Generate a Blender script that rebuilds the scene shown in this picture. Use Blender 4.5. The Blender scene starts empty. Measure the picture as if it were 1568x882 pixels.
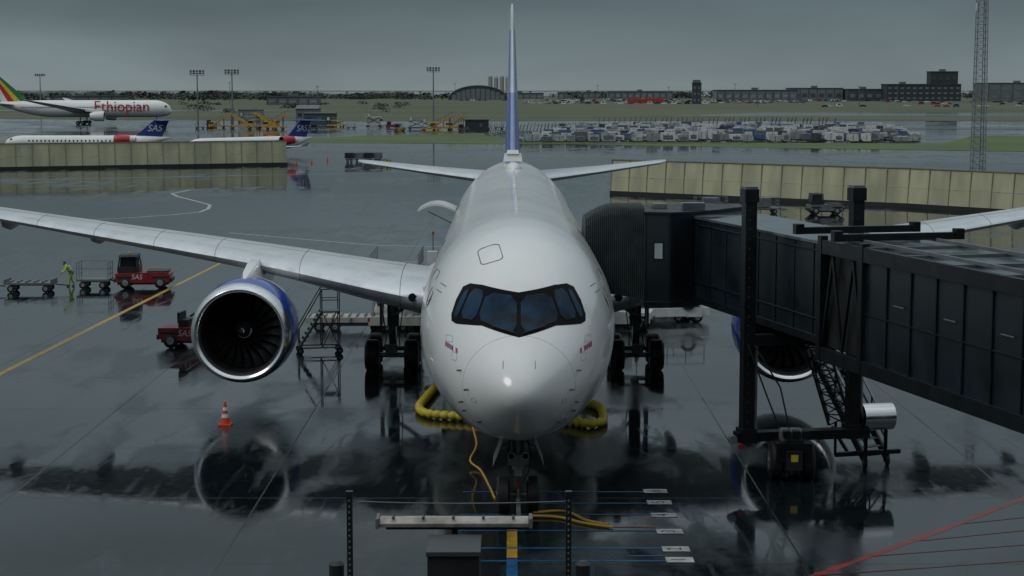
import bpy, bmesh, math, random
from mathutils import Vector, Matrix
from mathutils.bvhtree import BVHTree
random.seed(7)
R=math.radians
scene=bpy.context.scene
col=scene.collection

# ------------------------------------------------------------------ materials
MATS={}
def mat(name,c,rough=0.5,metal=0.0,var=0.15,vscale=1.5,coat=0.0,bump=0.0,bscale=20,c2=None,ior=1.45,rvar=0.1,stretch=(1,1,1)):
    if name in MATS: return MATS[name]
    m=bpy.data.materials.new(name); m.use_nodes=True
    nt=m.node_tree; N=nt.nodes; L=nt.links
    b=N['Principled BSDF']
    tc=N.new('ShaderNodeTexCoord'); mp=N.new('ShaderNodeMapping'); mp.inputs['Scale'].default_value=stretch
    L.new(tc.outputs['Object'],mp.inputs['Vector'])
    n=N.new('ShaderNodeTexNoise'); n.inputs['Scale'].default_value=vscale; n.inputs['Detail'].default_value=6
    L.new(mp.outputs[0],n.inputs['Vector'])
    mx=N.new('ShaderNodeMix'); mx.data_type='RGBA'
    if c2 is None: c2=tuple(v*(1-var*2) for v in c)
    mx.inputs[6].default_value=(*c2,1); mx.inputs[7].default_value=(*c,1)
    mr=N.new('ShaderNodeMapRange'); mr.inputs[1].default_value=.35; mr.inputs[2].default_value=.62
    L.new(n.outputs[0],mr.inputs[0]); L.new(mr.outputs[0],mx.inputs[0]); L.new(mx.outputs[2],b.inputs['Base Color'])
    rr=N.new('ShaderNodeMapRange'); rr.inputs[1].default_value=.3; rr.inputs[2].default_value=.7
    rr.inputs[3].default_value=max(0.02,rough-rvar); rr.inputs[4].default_value=min(1,rough+rvar)
    L.new(n.outputs[0],rr.inputs[0]); L.new(rr.outputs[0],b.inputs['Roughness'])
    b.inputs['Metallic'].default_value=metal; b.inputs['IOR'].default_value=ior
    b.inputs['Coat Weight'].default_value=coat; b.inputs['Coat Roughness'].default_value=.08
    if bump>0:
        n2=N.new('ShaderNodeTexNoise'); n2.inputs['Scale'].default_value=bscale; n2.inputs['Detail'].default_value=4
        L.new(mp.outputs[0],n2.inputs['Vector'])
        bp=N.new('ShaderNodeBump'); bp.inputs['Strength'].default_value=bump; bp.inputs['Distance'].default_value=.02
        L.new(n2.outputs[0],bp.inputs['Height']); L.new(bp.outputs[0],b.inputs['Normal'])
    MATS[name]=m; return m

WHITE=mat('aircraft_white_paint',(.64,.65,.64),.22,0,.03,.35,coat=.5,rvar=.04,stretch=(1,.4,1))
WING=mat('wing_grey_paint',(.47,.50,.52),.32,0,.06,.6,coat=.2,rvar=.08)
LEM=mat('leading_edge_metal',(.58,.61,.64),.3,.6,.05,1)
LIP=mat('inlet_lip_metal',(.66,.67,.69),.2,.95,.05,1,rvar=.04)
BLUE=mat('airline_blue',(.015,.06,.36),.25,0,.08,.6,coat=.3)
BLKM=mat('windshield_mask_black',(.004,.004,.005),.4,ior=1.12)
GLS=mat('cockpit_glass',(.004,.028,.062),.08,0,.2,1.4,c2=(.001,.005,.010),rvar=.02,ior=1.2)
DGL=mat('dark_glass',(.01,.015,.02),.08,rvar=.03)
FAN=mat('fan_blade_titanium',(.055,.055,.06),.3,.8,.1)
DARK=mat('inlet_dark',(.010,.011,.012),.5)
TYRE=mat('tyre_rubber',(.012,.012,.013),.55,bump=.2)
HUB=mat('wheel_hub',(.35,.36,.37),.4,.5)
STEEL=mat('gear_steel',(.22,.23,.24),.4,.5,.2,3)
SEAM=mat('panel_seam',(.12,.12,.13),.6)
SEAML=mat('panel_seam_light',(.30,.31,.32),.6)
BRG=mat('bridge_dark_paint',(.008,.015,.020),.34,.0,.2,.8,bump=.05,bscale=3,ior=1.4)
BRG2=mat('bridge_frame_black',(.005,.008,.010),.42,0,.15,ior=1.35)
BROOF=mat('bridge_wet_roof',(.085,.105,.115),.12,0,.25,.7,bump=.06,bscale=4,ior=1.6)
BELL=mat('bellows_fabric',(.032,.044,.048),.6,0,.15,2)
GAL=mat('galvanised_steel',(.25,.27,.28),.45,.6,.15,2)
CHR=mat('polished_steel',(.6,.62,.63),.18,.95,.05)
YEL=mat('hose_yellow',(.50,.40,.02),.5,0,.12,6)
YELP=mat('vehicle_yellow',(.50,.30,.03),.5,0,.1)
RED=mat('vehicle_red',(.24,.02,.02),.35,0,.1,2)
BLK=mat('black_plastic',(.013,.014,.016),.5)
WHP=mat('white_plastic',(.60,.61,.61),.45,0,.1,2)
PALE=mat('pale_loader_paint',(.38,.38,.34),.5,0,.15,2)
GRY=mat('equipment_grey',(.13,.14,.15),.5,0,.15,2)
ORG=mat('cone_orange',(.62,.05,.02),.5,0,.05)
CONC=mat('building_concrete',(.15,.17,.175),.8,0,.12,.1)
DBLD=mat('terminal_cladding_dark',(.03,.036,.04),.7,0,.15,.1)
HBLD=mat('building_hazed_cladding',(.060,.075,.083),.8,0,.15,.1)  # far dark cladding, made paler to put distance haze into its colour
BWIN=mat('building_windows',(.24,.28,.29),.3,0,.2,.2)
FENCE=mat('blast_fence_panel',(.44,.43,.28),.7,0,.16,.5,c2=(.30,.30,.20),bump=.1,bscale=3,stretch=(1,1,.25))
FENB=mat('blast_fence_base',(.02,.022,.024),.6)
FENR=mat('blast_fence_rib',(.22,.215,.14),.7)

# wet apron
def ground_mat():
    m=bpy.data.materials.new('wet_concrete'); m.use_nodes=True
    nt=m.node_tree;N=nt.nodes;L=nt.links;b=N['Principled BSDF']
    tc=N.new('ShaderNodeTexCoord')
    def noise(sc,det,stretch=(1,1,1),rotz=0,dist=0):
        mp=N.new('ShaderNodeMapping'); mp.inputs['Scale'].default_value=stretch; mp.inputs['Rotation'].default_value=(0,0,rotz)
        L.new(tc.outputs['Object'],mp.inputs[0])
        n=N.new('ShaderNodeTexNoise'); n.inputs['Scale'].default_value=sc; n.inputs['Detail'].default_value=det
        n.inputs['Distortion'].default_value=dist
        L.new(mp.outputs[0],n.inputs['Vector']); return n.outputs[0]
    def mr(v,a,b_,c,d):
        k=N.new('ShaderNodeMapRange'); 
        for i,x in enumerate((a,b_,c,d)): k.inputs[i+1].default_value=x
        L.new(v,k.inputs[0]); return k.outputs[0]
    def math_(op,a,c):
        k=N.new('ShaderNodeMath'); k.operation=op
        for i,x in enumerate((a,c)):
            if isinstance(x,(int,float)): k.inputs[i].default_value=x
            else: L.new(x,k.inputs[i])
        return k.outputs[0]
    big=noise(.045,4,(1,1,1),.3,.4)
    streak=noise(.55,8,(1.0,.30,1),R(-38),.5)
    scuff=noise(1.6,7,(1.0,.12,1),R(25),.8)
    fine=noise(3.0,6)
    br=N.new('ShaderNodeTexBrick'); br.offset=0; br.inputs['Scale'].default_value=1
    br.inputs['Brick Width'].default_value=7.5; br.inputs['Row Height'].default_value=7.5; br.inputs['Mortar Size'].default_value=.035
    br.inputs['Mortar Smooth'].default_value=.25
    br.inputs['Color1'].default_value=(.55,.55,.55,1); br.inputs['Color2'].default_value=(1,1,1,1); br.inputs['Mortar'].default_value=(.2,.2,.2,1)
    L.new(tc.outputs['Object'],br.inputs[0])
    brv=N.new('ShaderNodeSeparateColor');L.new(br.outputs['Color'],brv.inputs[0])
    base=math_('ADD',math_('MULTIPLY',big,.8),math_('MULTIPLY',streak,.7))
    base=math_('ADD',base,math_('MULTIPLY',brv.outputs[0],.07))
    dry=mr(base,.81,.95,0,1)
    sc=mr(scuff,.56,.66,0,.7)
    dry2=math_('MAXIMUM',dry,math_('MULTIPLY',sc,mr(big,.42,.55,0,1)))
    mx=N.new('ShaderNodeMix'); mx.data_type='RGBA'
    mx.inputs[6].default_value=(.006,.010,.012,1); mx.inputs[7].default_value=(.026,.036,.040,1)
    L.new(dry2,mx.inputs[0])
    mu=N.new('ShaderNodeMix'); mu.data_type='RGBA'; mu.blend_type='MULTIPLY'; mu.inputs[0].default_value=.85
    L.new(mx.outputs[2],mu.inputs[6]); L.new(br.outputs['Color'],mu.inputs[7])
    mu2=N.new('ShaderNodeMix'); mu2.data_type='RGBA'; mu2.blend_type='MULTIPLY'; mu2.inputs[0].default_value=1
    L.new(mu.outputs[2],mu2.inputs[6])
    fc=mr(fine,.3,.7,.75,1.25); L.new(fc,mu2.inputs[7])
    L.new(mu2.outputs[2],b.inputs['Base Color'])
    r1=mr(dry2,0,1,.035,.24)
    jm=mr(brv.outputs[0],.2,.4,.2,0)
    r2=math_('ADD',math_('ADD',r1,mr(fine,.3,.7,-.01,.04)),jm); L.new(r2,b.inputs['Roughness'])
    b.inputs['IOR'].default_value=1.38
    bp=N.new('ShaderNodeBump'); bp.inputs['Strength'].default_value=.045; bp.inputs['Distance'].default_value=.02
    h=math_('ADD',math_('MULTIPLY',fine,dry),math_('MULTIPLY',noise(.8,3),.6))
    L.new(h,bp.inputs['Height']); L.new(bp.outputs[0],b.inputs['Normal'])
    return m
GROUND=ground_mat()
GRASSG=mat('grass_green',(.075,.115,.030),.9,0,.2,.03,c2=(.048,.072,.022))
GRASSB=mat('grass_brown',(.085,.090,.048),.95,0,.2,.006,c2=(.045,.058,.030),stretch=(1,2.5,1))
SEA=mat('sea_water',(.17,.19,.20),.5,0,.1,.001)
WETF=mat('wet_taxiway',(.03,.035,.04),.12,0,.1,.01)
TREE=mat('distant_foliage_hazed',(.062,.078,.062),.9,0,.3,.02)  # tree green with aerial haze painted in as a paler tone
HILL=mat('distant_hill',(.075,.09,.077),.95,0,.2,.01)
YLINE=mat('yellow_marking',(.40,.25,.02),.4,0,.2,2)
BLINE=mat('blue_marking',(.010,.085,.21),.4,0,.2,2)
RLINE=mat('red_marking',(.35,.02,.02),.4,0,.3,2,c2=(.10,.02,.02))
RLIN2=mat('red_marking_worn',(.14,.02,.02),.35,0,.3,.8,c2=(.04,.02,.02))
WLINE=mat('white_marking',(.40,.41,.40),.4,0,.2,2)

# ------------------------------------------------------------------ builder
class B:
    def __init__(s,M=None): s.v=[];s.f=[];s.m=[];s.mats=[];s.M=M or Matrix.Identity(4); s.T=Matrix.Identity(4)
    def mi(s,m):
        if m not in s.mats: s.mats.append(m)
        return s.mats.index(m)
    def add(s,vs,fs,m):
        o=len(s.v); s.v+= [s.T@Vector(p) for p in vs]; i=s.mi(m)
        for f in fs: s.f.append([o+k for k in f]); s.m.append(i)
    def box(s,c,d,m,rz=0,taper=None):
        hx,hy,hz=d[0]/2,d[1]/2,d[2]/2; q=Matrix.Rotation(rz,3,'Z'); tx,ty=taper or (1,1)
        vs=[]
        for z,kx,ky in((-hz,1,1),(hz,tx,ty)):
            for x,y in((-hx,-hy),(hx,-hy),(hx,hy),(-hx,hy)): vs.append(Vector(c)+q@Vector((x*kx,y*ky,z)))
        s.add(vs,[(0,3,2,1),(4,5,6,7),(0,1,5,4),(1,2,6,5),(2,3,7,6),(3,0,4,7)],m)
    def beam(s,a,b,w,h,m):
        a=Vector(a);b=Vector(b);u=(b-a).normalized()
        n=u.cross(Vector((0,0,1)))
        if n.length<1e-3:n=Vector((1,0,0))
        n.normalize();k=n.cross(u)
        vs=[p+n*x*w/2+k*y*h/2 for p in(a,b) for x,y in((-1,-1),(1,-1),(1,1),(-1,1))]
        s.add(vs,[(0,3,2,1),(4,5,6,7),(0,1,5,4),(1,2,6,5),(2,3,7,6),(3,0,4,7)],m)
    def cyl(s,a,b,r1,m,r2=None,n=12,cap=True):
        r2=r1 if r2 is None else r2
        a=Vector(a);b=Vector(b);u=(b-a).normalized()
        e=u.cross(Vector((0,0,1)))
        if e.length<1e-3:e=Vector((1,0,0))
        e.normalize();k=u.cross(e)
        vs=[]
        for p,r in((a,r1),(b,r2)):
            for i in range(n):
                t=2*math.pi*i/n; vs.append(p+e*r*math.cos(t)+k*r*math.sin(t))
        fs=[(i,(i+1)%n,n+(i+1)%n,n+i) for i in range(n)]
        if cap: fs+= [tuple(range(n-1,-1,-1)),tuple(range(n,2*n))]
        s.add(vs,fs,m)
    def path(s,pts,r,m,n=6):
        for i in range(len(pts)-1): s.cyl(pts[i],pts[i+1],r,m,n=n)
    def loft(s,rings,m,cap=True,closed=True,mf=None):
        n=len(rings[0]);vs=[p for r in rings for p in r]
        lim=n if closed else n-1
        base=len(s.v)
        fl=[]
        for j in range(len(rings)-1):
            for i in range(lim):
                fl.append(((j*n+i,j*n+(i+1)%n,(j+1)*n+(i+1)%n,(j+1)*n+i),j,i))
        if cap:
            fl.append((tuple(range(n-1,-1,-1)),0,-1)); k=(len(rings)-1)*n; fl.append((tuple(range(k,k+n)),len(rings)-2,-1))
        s.v+=[s.T@Vector(p) for p in vs]
        for f,j,i in fl:
            s.f.append([base+q for q in f]); s.m.append(s.mi(mf(j,i) if mf else m))
    def revolve(s,prof,c,m,n=48,mf=None):
        rings=[[(c[0]+r*math.cos(2*math.pi*i/n),c[1]+y,c[2]+r*math.sin(2*math.pi*i/n)) for i in range(n)] for y,r in prof]
        s.loft(rings,m,cap=False,mf=mf)
    def wheel(s,c,r,w,ax='x',m=None,hub=None):
        m=m or TYRE; c=Vector(c); a=Vector((1,0,0)) if ax=='x' else Vector((0,1,0))
        for q0,q1,r0,r1 in((-.5,-.34,.86,1),(-.34,.34,1,1),(.34,.5,1,.86)):
            s.cyl(c+a*w*q0,c+a*w*q1,r*r0,m,r*r1,n=28,cap=True)
        s.cyl(c-a*(w*.51),c+a*(w*.51),r*.5,hub or HUB,n=18)
        s.cyl(c-a*(w*.56),c+a*(w*.56),r*.16,STEEL,n=10)
    def done(s,name,parent=None,smooth=40,bevel=0,flat=False):
        me=bpy.data.meshes.new(name)
        me.from_pydata([tuple(s.M@p) for p in s.v],[],s.f)
        for m in s.mats: me.materials.append(m)
        me.polygons.foreach_set('material_index',s.m)
        bm=bmesh.new();bm.from_mesh(me);bmesh.ops.recalc_face_normals(bm,faces=bm.faces[:]) if not flat else None
        bm.to_mesh(me);bm.free()
        if not flat:
            me.polygons.foreach_set('use_smooth',[True]*len(me.polygons)); me.set_sharp_from_angle(angle=R(smooth))
        me.update()
        o=bpy.data.objects.new(name,me);col.objects.link(o)
        if bevel:
            md=o.modifiers.new('bevel','BEVEL');md.width=bevel;md.segments=2;md.limit_method='ANGLE';md.angle_limit=R(50)
        if parent: par(o,parent)
        return o
def par(o,p):
    o.parent=p; o.matrix_parent_inverse=Matrix.Translation(-Vector(p.location))
def empty(name,loc):
    e=bpy.data.objects.new(name,None);e.location=loc;e.empty_display_size=.5;col.objects.link(e);return e
def TR(x,y,z=0,rz=0): return Matrix.Translation((x,y,z))@Matrix.Rotation(rz,4,'Z')
def text(body,size,M,m,name,parent=None,ext=.0,shear=0):
    c=bpy.data.curves.new(name,'FONT');c.body=body;c.size=size;c.extrude=ext;c.shear=shear;c.align_x='CENTER';c.align_y='CENTER'
    c.materials.append(m);o=bpy.data.objects.new(name,c);col.objects.link(o);o.matrix_world=M
    if parent: par(o,parent)
    return o
def interp(tab,x,k):
    xs=[t[0] for t in tab]
    if x<=xs[0]: return tab[0][k]
    if x>=xs[-1]: return tab[-1][k]
    i=max(j for j in range(len(xs)) if xs[j]<=x); i=min(i,len(xs)-2)
    def d(j):
        if j==0: return (tab[1][k]-tab[0][k])/(xs[1]-xs[0])
        if j==len(xs)-1: return (tab[-1][k]-tab[-2][k])/(xs[-1]-xs[-2])
        a=(tab[j][k]-tab[j-1][k])/(xs[j]-xs[j-1]); c=(tab[j+1][k]-tab[j][k])/(xs[j+1]-xs[j])
        return 0 if a*c<=0 else 2*a*c/(a+c)
    h=xs[i+1]-xs[i];t=(x-xs[i])/h;m0=d(i)*h;m1=d(i+1)*h;p0=tab[i][k];p1=tab[i+1][k]
    return (2*t**3-3*t*t+1)*p0+(t**3-2*t*t+t)*m0+(-2*t**3+3*t*t)*p1+(t**3-t*t)*m1
def airfoil(n=14,th=.12):
    pts=[]
    for i in range(n+1):
        c=.5*(1+math.cos(math.pi*i/n)); pts.append((c,1))
    for i in range(1,n):
        c=.5*(1-math.cos(math.pi*i/n)); pts.append((c,-1))
    out=[]
    for c,sg in pts:
        t=5*th*(.2969*math.sqrt(c)-.126*c-.3516*c*c+.2843*c**3-.1015*c**4)+.001
        cam=.018*math.sin(math.pi*min(c,1)) 
        out.append((c,cam+sg*t))
    return out
def wing(b,secs,m,side=1,vertical=False,mf=None):
    rings=[]
    for (sp,le,ch,z,inc,th) in secs:
        ring=[]
        for c,t in airfoil(14,th):
            if vertical: ring.append((t*ch-0.018*math.sin(math.pi*c)*ch,le+c*ch,sp))
            else: ring.append((side*sp,le+c*ch*math.cos(R(inc)),z-c*ch*math.sin(R(inc))+t*ch))
        rings.append(ring)
    b.loft(rings,m,mf=mf)
def sub(secs,n=5):
    out=[]
    tab=secs; xs=[s[0] for s in secs]
    for i in range(len(xs)-1):
        for j in range(n):
            x=xs[i]+(xs[i+1]-xs[i])*j/n
            out.append(tuple([x]+[interp(tab,x,k) for k in range(1,6)]))
    out.append(secs[-1]);return out

# ------------------------------------------------------------------ main airliner
A=empty('airliner',(.19,46,0))
MA=TR(.19,46,0,.0028)
tab=[(0,4.15,4.15,0.02),(.3,4.45,3.86,.34),(.55,4.72,3.62,.62),(.84,5.05,3.30,.97),(1.1,5.36,2.98,1.32),(1.41,5.82,2.66,1.74),(1.58,6.12,2.53,1.95),(1.73,6.50,2.43,2.13),(1.87,6.85,2.34,2.30),(2.0,7.10,2.28,2.43),(2.24,7.50,2.17,2.65),(2.55,7.88,2.10,2.84),(2.83,8.06,2.07,2.94),(3.16,8.14,2.06,2.98),(6.3,8.14,2.06,2.98),(6.78,8.14,2.35,2.95),(7.2,8.13,3.2,2.66),(7.62,8.02,4.6,1.95),(7.94,7.75,5.8,1.1),(8.17,7.35,6.6,.28)]
def ring(s,n=80,grow=0):
    u=math.sqrt(s); zt=interp(tab,u,1);zb=interp(tab,u,2);w=interp(tab,u,3)
    zc=(zt+zb)/2;h=(zt-zb)/2
    return [(w*math.sin(2*math.pi*i/n),s,zc+h*math.cos(2*math.pi*i/n)) for i in range(n)]
ss=[ (i/60*3.2)**2 for i in range(61)]
ss=[max(x,.0004) for x in ss]+[10.24+(66.7-10.24)*i/70 for i in range(1,71)]
fb=B(MA); fb.loft([ring(s) for s in ss],WHITE)
bvh=BVHTree.FromPolygons([tuple(v) for v in fb.v],[f for f in fb.f])
fus=fb.done('fuselage',A,smooth=60)
def proj(p,d,off):
    d=Vector(d);hit,nrm,_,_=bvh.ray_cast(Vector(p),d)
    if hit is None: return None
    if nrm.dot(d)>0:nrm=-nrm
    return hit+nrm*off
def decal(name,poly,fn,m,off,cuts=4):
    bm=bmesh.new(); vs=[bm.verts.new((x,z,0)) for x,z in poly]; bm.faces.new(vs)
    bmesh.ops.triangulate(bm,faces=bm.faces[:])
    for _ in range(cuts):
        bmesh.ops.subdivide_edges(bm,edges=bm.edges[:],cuts=1,use_grid_fill=True)
        bmesh.ops.triangulate(bm,faces=bm.faces[:])
    bad=[]
    for v in bm.verts:
        o,d=fn(v.co.x,v.co.y);h=proj(o,d,off)
        if h is None: bad.append(v)
        else: v.co=MA@h
    if bad: bmesh.ops.delete(bm,geom=bad,context='VERTS')
    me=bpy.data.meshes.new(name);bm.to_mesh(me);bm.free();me.materials.append(m)
    me.polygons.foreach_set('use_smooth',[True]*len(me.polygons))
    o=bpy.data.objects.new(name,me);col.objects.link(o);par(o,A);return o
front=lambda x,z:((x,-5,z),(0,1,0))
half=[(0,6.55),(.5,6.62),(1.0,6.70),(1.35,6.70),(1.55,6.60),(1.74,6.26),(1.86,5.90),(1.85,5.74),(1.72,5.69),(1.0,5.73),(.5,5.62),(0,5.52)]
def rounded(poly,k=3):
    for _ in range(k):
        o=[]
        for i in range(len(poly)):
            a=poly[i];b=poly[(i+1)%len(poly)]
            o+= [(a[0]*.8+b[0]*.2,a[1]*.8+b[1]*.2),(a[0]*.2+b[0]*.8,a[1]*.2+b[1]*.8)]
        poly=o
    return poly
full=half+[(-x,z) for x,z in reversed(half[1:-1])]
decal('windshield_mask',full,front,BLKM,.008,4)
P1=[(.055,6.46),(.86,6.54),(1.12,5.86),(.6,5.72),(.055,5.62)]
P2=[(.92,6.57),(1.28,6.60),(1.63,5.86),(1.19,5.82)]
P3=[(1.35,6.58),(1.51,6.49),(1.79,5.93),(1.70,5.81)]
for P in(P1,P2,P3):
    for sg in(1,-1):
        pp=rounded([(sg*x,z) for x,z in P],1)
        decal('cockpit_window',pp,front,GLS,.02,3)
det=B(MA)
def line(fnpts,r,m,off=.004,closed=False):
    pts=[proj(o,d,off) for o,d in fnpts]; pts=[p for p in pts if p]
    if closed: pts.append(pts[0])
    det.path(pts,r,m,n=5)
def rrect(cx,cy,w,h,rr=.3,n=6):
    out=[]
    for qx,qy,a0 in((1,1,0),(-1,1,90),(-1,-1,180),(1,-1,270)):
        for i in range(n+1):
            a=R(a0+90*i/n);out.append((cx+qx*(w/2-rr)+rr*math.cos(a),cy+qy*(h/2-rr)+rr*math.sin(a)))
    return out
line([((x-.12*(y-5.2),y,12),(0,0,-1)) for x,y in rrect(-.8,5.2,.62,1.2,.18)],.014,SEAM,closed=True)
for sg in(1,-1):
    side=lambda y,z:((sg*6,y,z),(-sg,0,0))
    for dy,dz,w,h in((7.2,5.75,1.1,2.0),(17.9,5.75,1.1,2.0),(38,5.75,1.1,2.0)):
        line([side(y,z) for y,z in rrect(dy,dz,w,h,.2)],.012,SEAM,closed=True)
    line([side(9.5+.2*i,3.3+.0*i) for i in range(12)],.008,SEAM)
    line([front(sg*(.10+.60*t),5.60+.13*t) for t in[i/8 for i in range(9)]],.016,BLK,.04)
    for (x,z) in((1.35,4.15),(1.5,3.75),(1.42,3.5),(1.0,3.25),(1.55,4.6)):
        o,d=front(sg*x,z);h=proj(o,d,0)
        if h: det.beam(h,h+Vector((sg*.12,-.06,.0)),.02,.05,STEEL)
    line([front(sg*(.42+.0*t),5.0-.35*t) for t in[i/6 for i in range(4)]],.008,SEAM)
    line([((sg*6,y,7.1),(-sg,0,-.15)) for y in[5.0+.1*i for i in range(8)]],.012,SEAM)
    line([((sg*6,y,6.9),(-sg,0,-.15)) for y in[5.0+.1*i for i in range(8)]],.012,SEAM)
    for rr in(.18,.28,.36):
        line([side(6.1+rr*math.cos(a),6.1+rr*.9*math.sin(a)) for a in[rr*9+i*.35 for i in range(12)]],.010,GRY)
    for (x,z,w,h) in((1.75,4.9,.14,.2),(1.9,5.3,.2,.16),(1.2,3.9,.12,.12)):
        line([front(sg*px,pz) for px,pz in rrect(x,z,w,h,.04,3)],.005,SEAML,closed=True)
line([((6*math.sin(a),1.55,4.15+6*math.cos(a)),(-math.sin(a),0,-math.cos(a))) for a in[2*math.pi*i/90 for i in range(91)]],.003,mat('radome_seam',(.5,.5,.5),.5))
for s0 in(13,19,26,33,40,47):
    line([((9*math.sin(a),s0,5+9*math.cos(a)),(-math.sin(a),0,-math.cos(a))) for a in[-1.9+3.8*i/60 for i in range(61)]],.004,SEAML,.001)
for sg in(1,-1):
    for i in range(88):
        y=9.2+i*.54
        if abs(y-17.9)<.8 or abs(y-38)<.8: continue
        p=[proj((sg*6,y+.12*math.cos(a),6.0+.17*math.sin(a)),(-sg,0,0),.006) for a in[2*math.pi*k/10 for k in range(10)]]
        det.add(p,[tuple(range(10))],DGL)
for y,hh,l in((14.5,.2,.35),(20,.32,.5),(30,.35,.6),(37,.25,.4)):
    det.box((0,y,8.14+hh/2),(.09,l,hh),WHITE,taper=(.5,.6))
det.loft([[(.42*k*math.sin(a),45+dy,8.10+.36*k*max(0,math.cos(a))) for a in[-math.pi/2+math.pi*i/12 for i in range(13)]] for dy,k in((-1.2,.1),(-.9,.7),(-.2,1),(.6,.9),(1.3,.1))],WHITE)
det.box((0,52.3,8.42),(1.05,1.2,.42),WHITE,taper=(.85,.7)); det.box((0,52.2,8.72),(.7,.9,.2),WHITE,taper=(.85,.7))
det.done('fuselage_details',A,smooth=30)
side_cols=[(.45,.03,.03),(.7,.7,.7),(.02,.05,.3),(.5,.05,.05),(.05,.08,.3),(.5,.03,.03)]
for sg in(1,-1):
    for i,c in enumerate(side_cols):
        x0=1.66+.062*i; 
        decal('flag_marking',[(sg*x0,4.98+.018*i),(sg*(x0+.048),4.995+.018*i),(sg*(x0+.048),5.12+.018*i),(sg*x0,5.10+.018*i)],front,mat('flag_paint_%d'%i,c,.4),.008,1)
bf=B(MA)
bf.loft([[ (w*math.sin(a),y,3.5-h*math.cos(a)) for a in[-math.pi*.5+math.pi*i/24 for i in range(25)]] for y,w,h in((18,2.5,.9),(20,3.05,1.35),(24,3.35,1.75),(32,3.35,1.8),(37,3.0,1.5),(40,2.3,.8))],WHITE)
bf.done('belly_fairing',A,60)
secs=[(2.2,20.2,14.2,4.05,3.5,.135),(5,22.4,12.4,4.35,2.8,.125),(10.5,26.6,9.0,5.03,1.6,.11),(20,33.1,5.8,5.95,.8,.10),(27,38.0,3.9,6.65,.3,.095),(30,40.3,2.9,7.1,0,.09),(31.6,42.2,1.8,7.5,0,.09),(32.4,44.0,.6,8.0,0,.09)]
S=sub(secs,5)
for sg,nm in((-1,'starboard_wing'),(1,'port_wing')):
    wb=B(MA); wing(wb,S,WING,sg,mf=lambda j,i:LEM if 11<=i<=16 else WING)
    for x,y,l in((7.2,33.0,5),(14,32.6,4.4),(19.2,35.2,4),(24,38,3.2)):
        z=interp(secs,x,3)-.45
        wb.loft([[(sg*x+.28*k*math.cos(a),y+dy*l,z+.4*k*math.sin(a)-.1*dy) for a in[2*math.pi*i/12 for i in range(12)]] for dy,k in((0,.05),(.15,.6),(.45,1),(.8,.7),(1,.05))],WING)
    for x in(4.4,8.6,12.4,15.3,18.3,21.3,24.3,27.2):
        le=interp(secs,x,1);ch=interp(secs,x,2);z=interp(secs,x,3);inc=interp(secs,x,4);th=interp(secs,x,5)
        pts=[]
        for c,t in airfoil(14,th)[8:17]: pts.append((sg*x,le+c*ch*math.cos(R(inc))-.004,z-c*ch*math.sin(R(inc))+t*ch*1.01))
        wb.path(pts,.010,SEAM,n=4)
    pts=[]
    for i in range(30):
        x=4.4+i*.8;le=interp(secs,x,1);ch=interp(secs,x,2);z=interp(secs,x,3);inc=interp(secs,x,4);th=interp(secs,x,5)
        c,t=airfoil(14,th)[9];pts.append((sg*x,le+c*ch,z-c*ch*math.sin(R(inc))+t*ch+.004))
    wb.path(pts,.012,SEAML,n=4)
    wb.cyl((sg*3.9,21.62,4.28),(sg*3.9,21.45,4.28),.16,DGL)
    wb.loft([[ (sg*(2.6+.9*k)+.0,y,4.1+z0*1.0) for y,z0 in((19.6+1.6*k,0),(20.6+k,.75-.2*k),(26,1.5-.6*k),(33,.6-.3*k),(33,-.8),(22,-.7))] for k in(0,.5,1)],WING)
    wb.done(nm,A,50)
tb=B(MA)
tb_secs=[(.6,56.2,7.2,6.85,0,.10),(5,59.9,4.8,7.25,0,.09),(9.0,63.1,2.6,7.66,0,.09),(9.4,63.8,1.8,7.72,0,.08)]
for sg in(1,-1): wing(tb,tb_secs,WING,sg,mf=lambda j,i:LEM if 11<=i<=16 else WING)
tb.done('tailplane',A,50)
fn=B(MA)
fsec=[(7.7,52.6,10.4,0,0,.085),(9.5,54.4,9.2,0,0,.08),(11.9,57.0,7.6,0,0,.075),(11.92,57.02,7.6,0,0,.075),(15.6,61.2,5.0,0,0,.07),(15.62,61.22,5.0,0,0,.07),(17.0,62.9,3.6,0,0,.06),(17.25,63.6,2.4,0,0,.05)]
FINL=mat('fin_light_blue',(.26,.34,.48),.35,0,.05)
wing(fn,fsec,BLUE,1,True,mf=lambda j,i:((FINL if i in(13,14) else BLUE) if j<3 else ((BLUE if i in(11,16) else (LEM if i in(13,14) else FINL)) if j<5 else WING)))
fn.done('vertical_fin',A,50)
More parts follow.
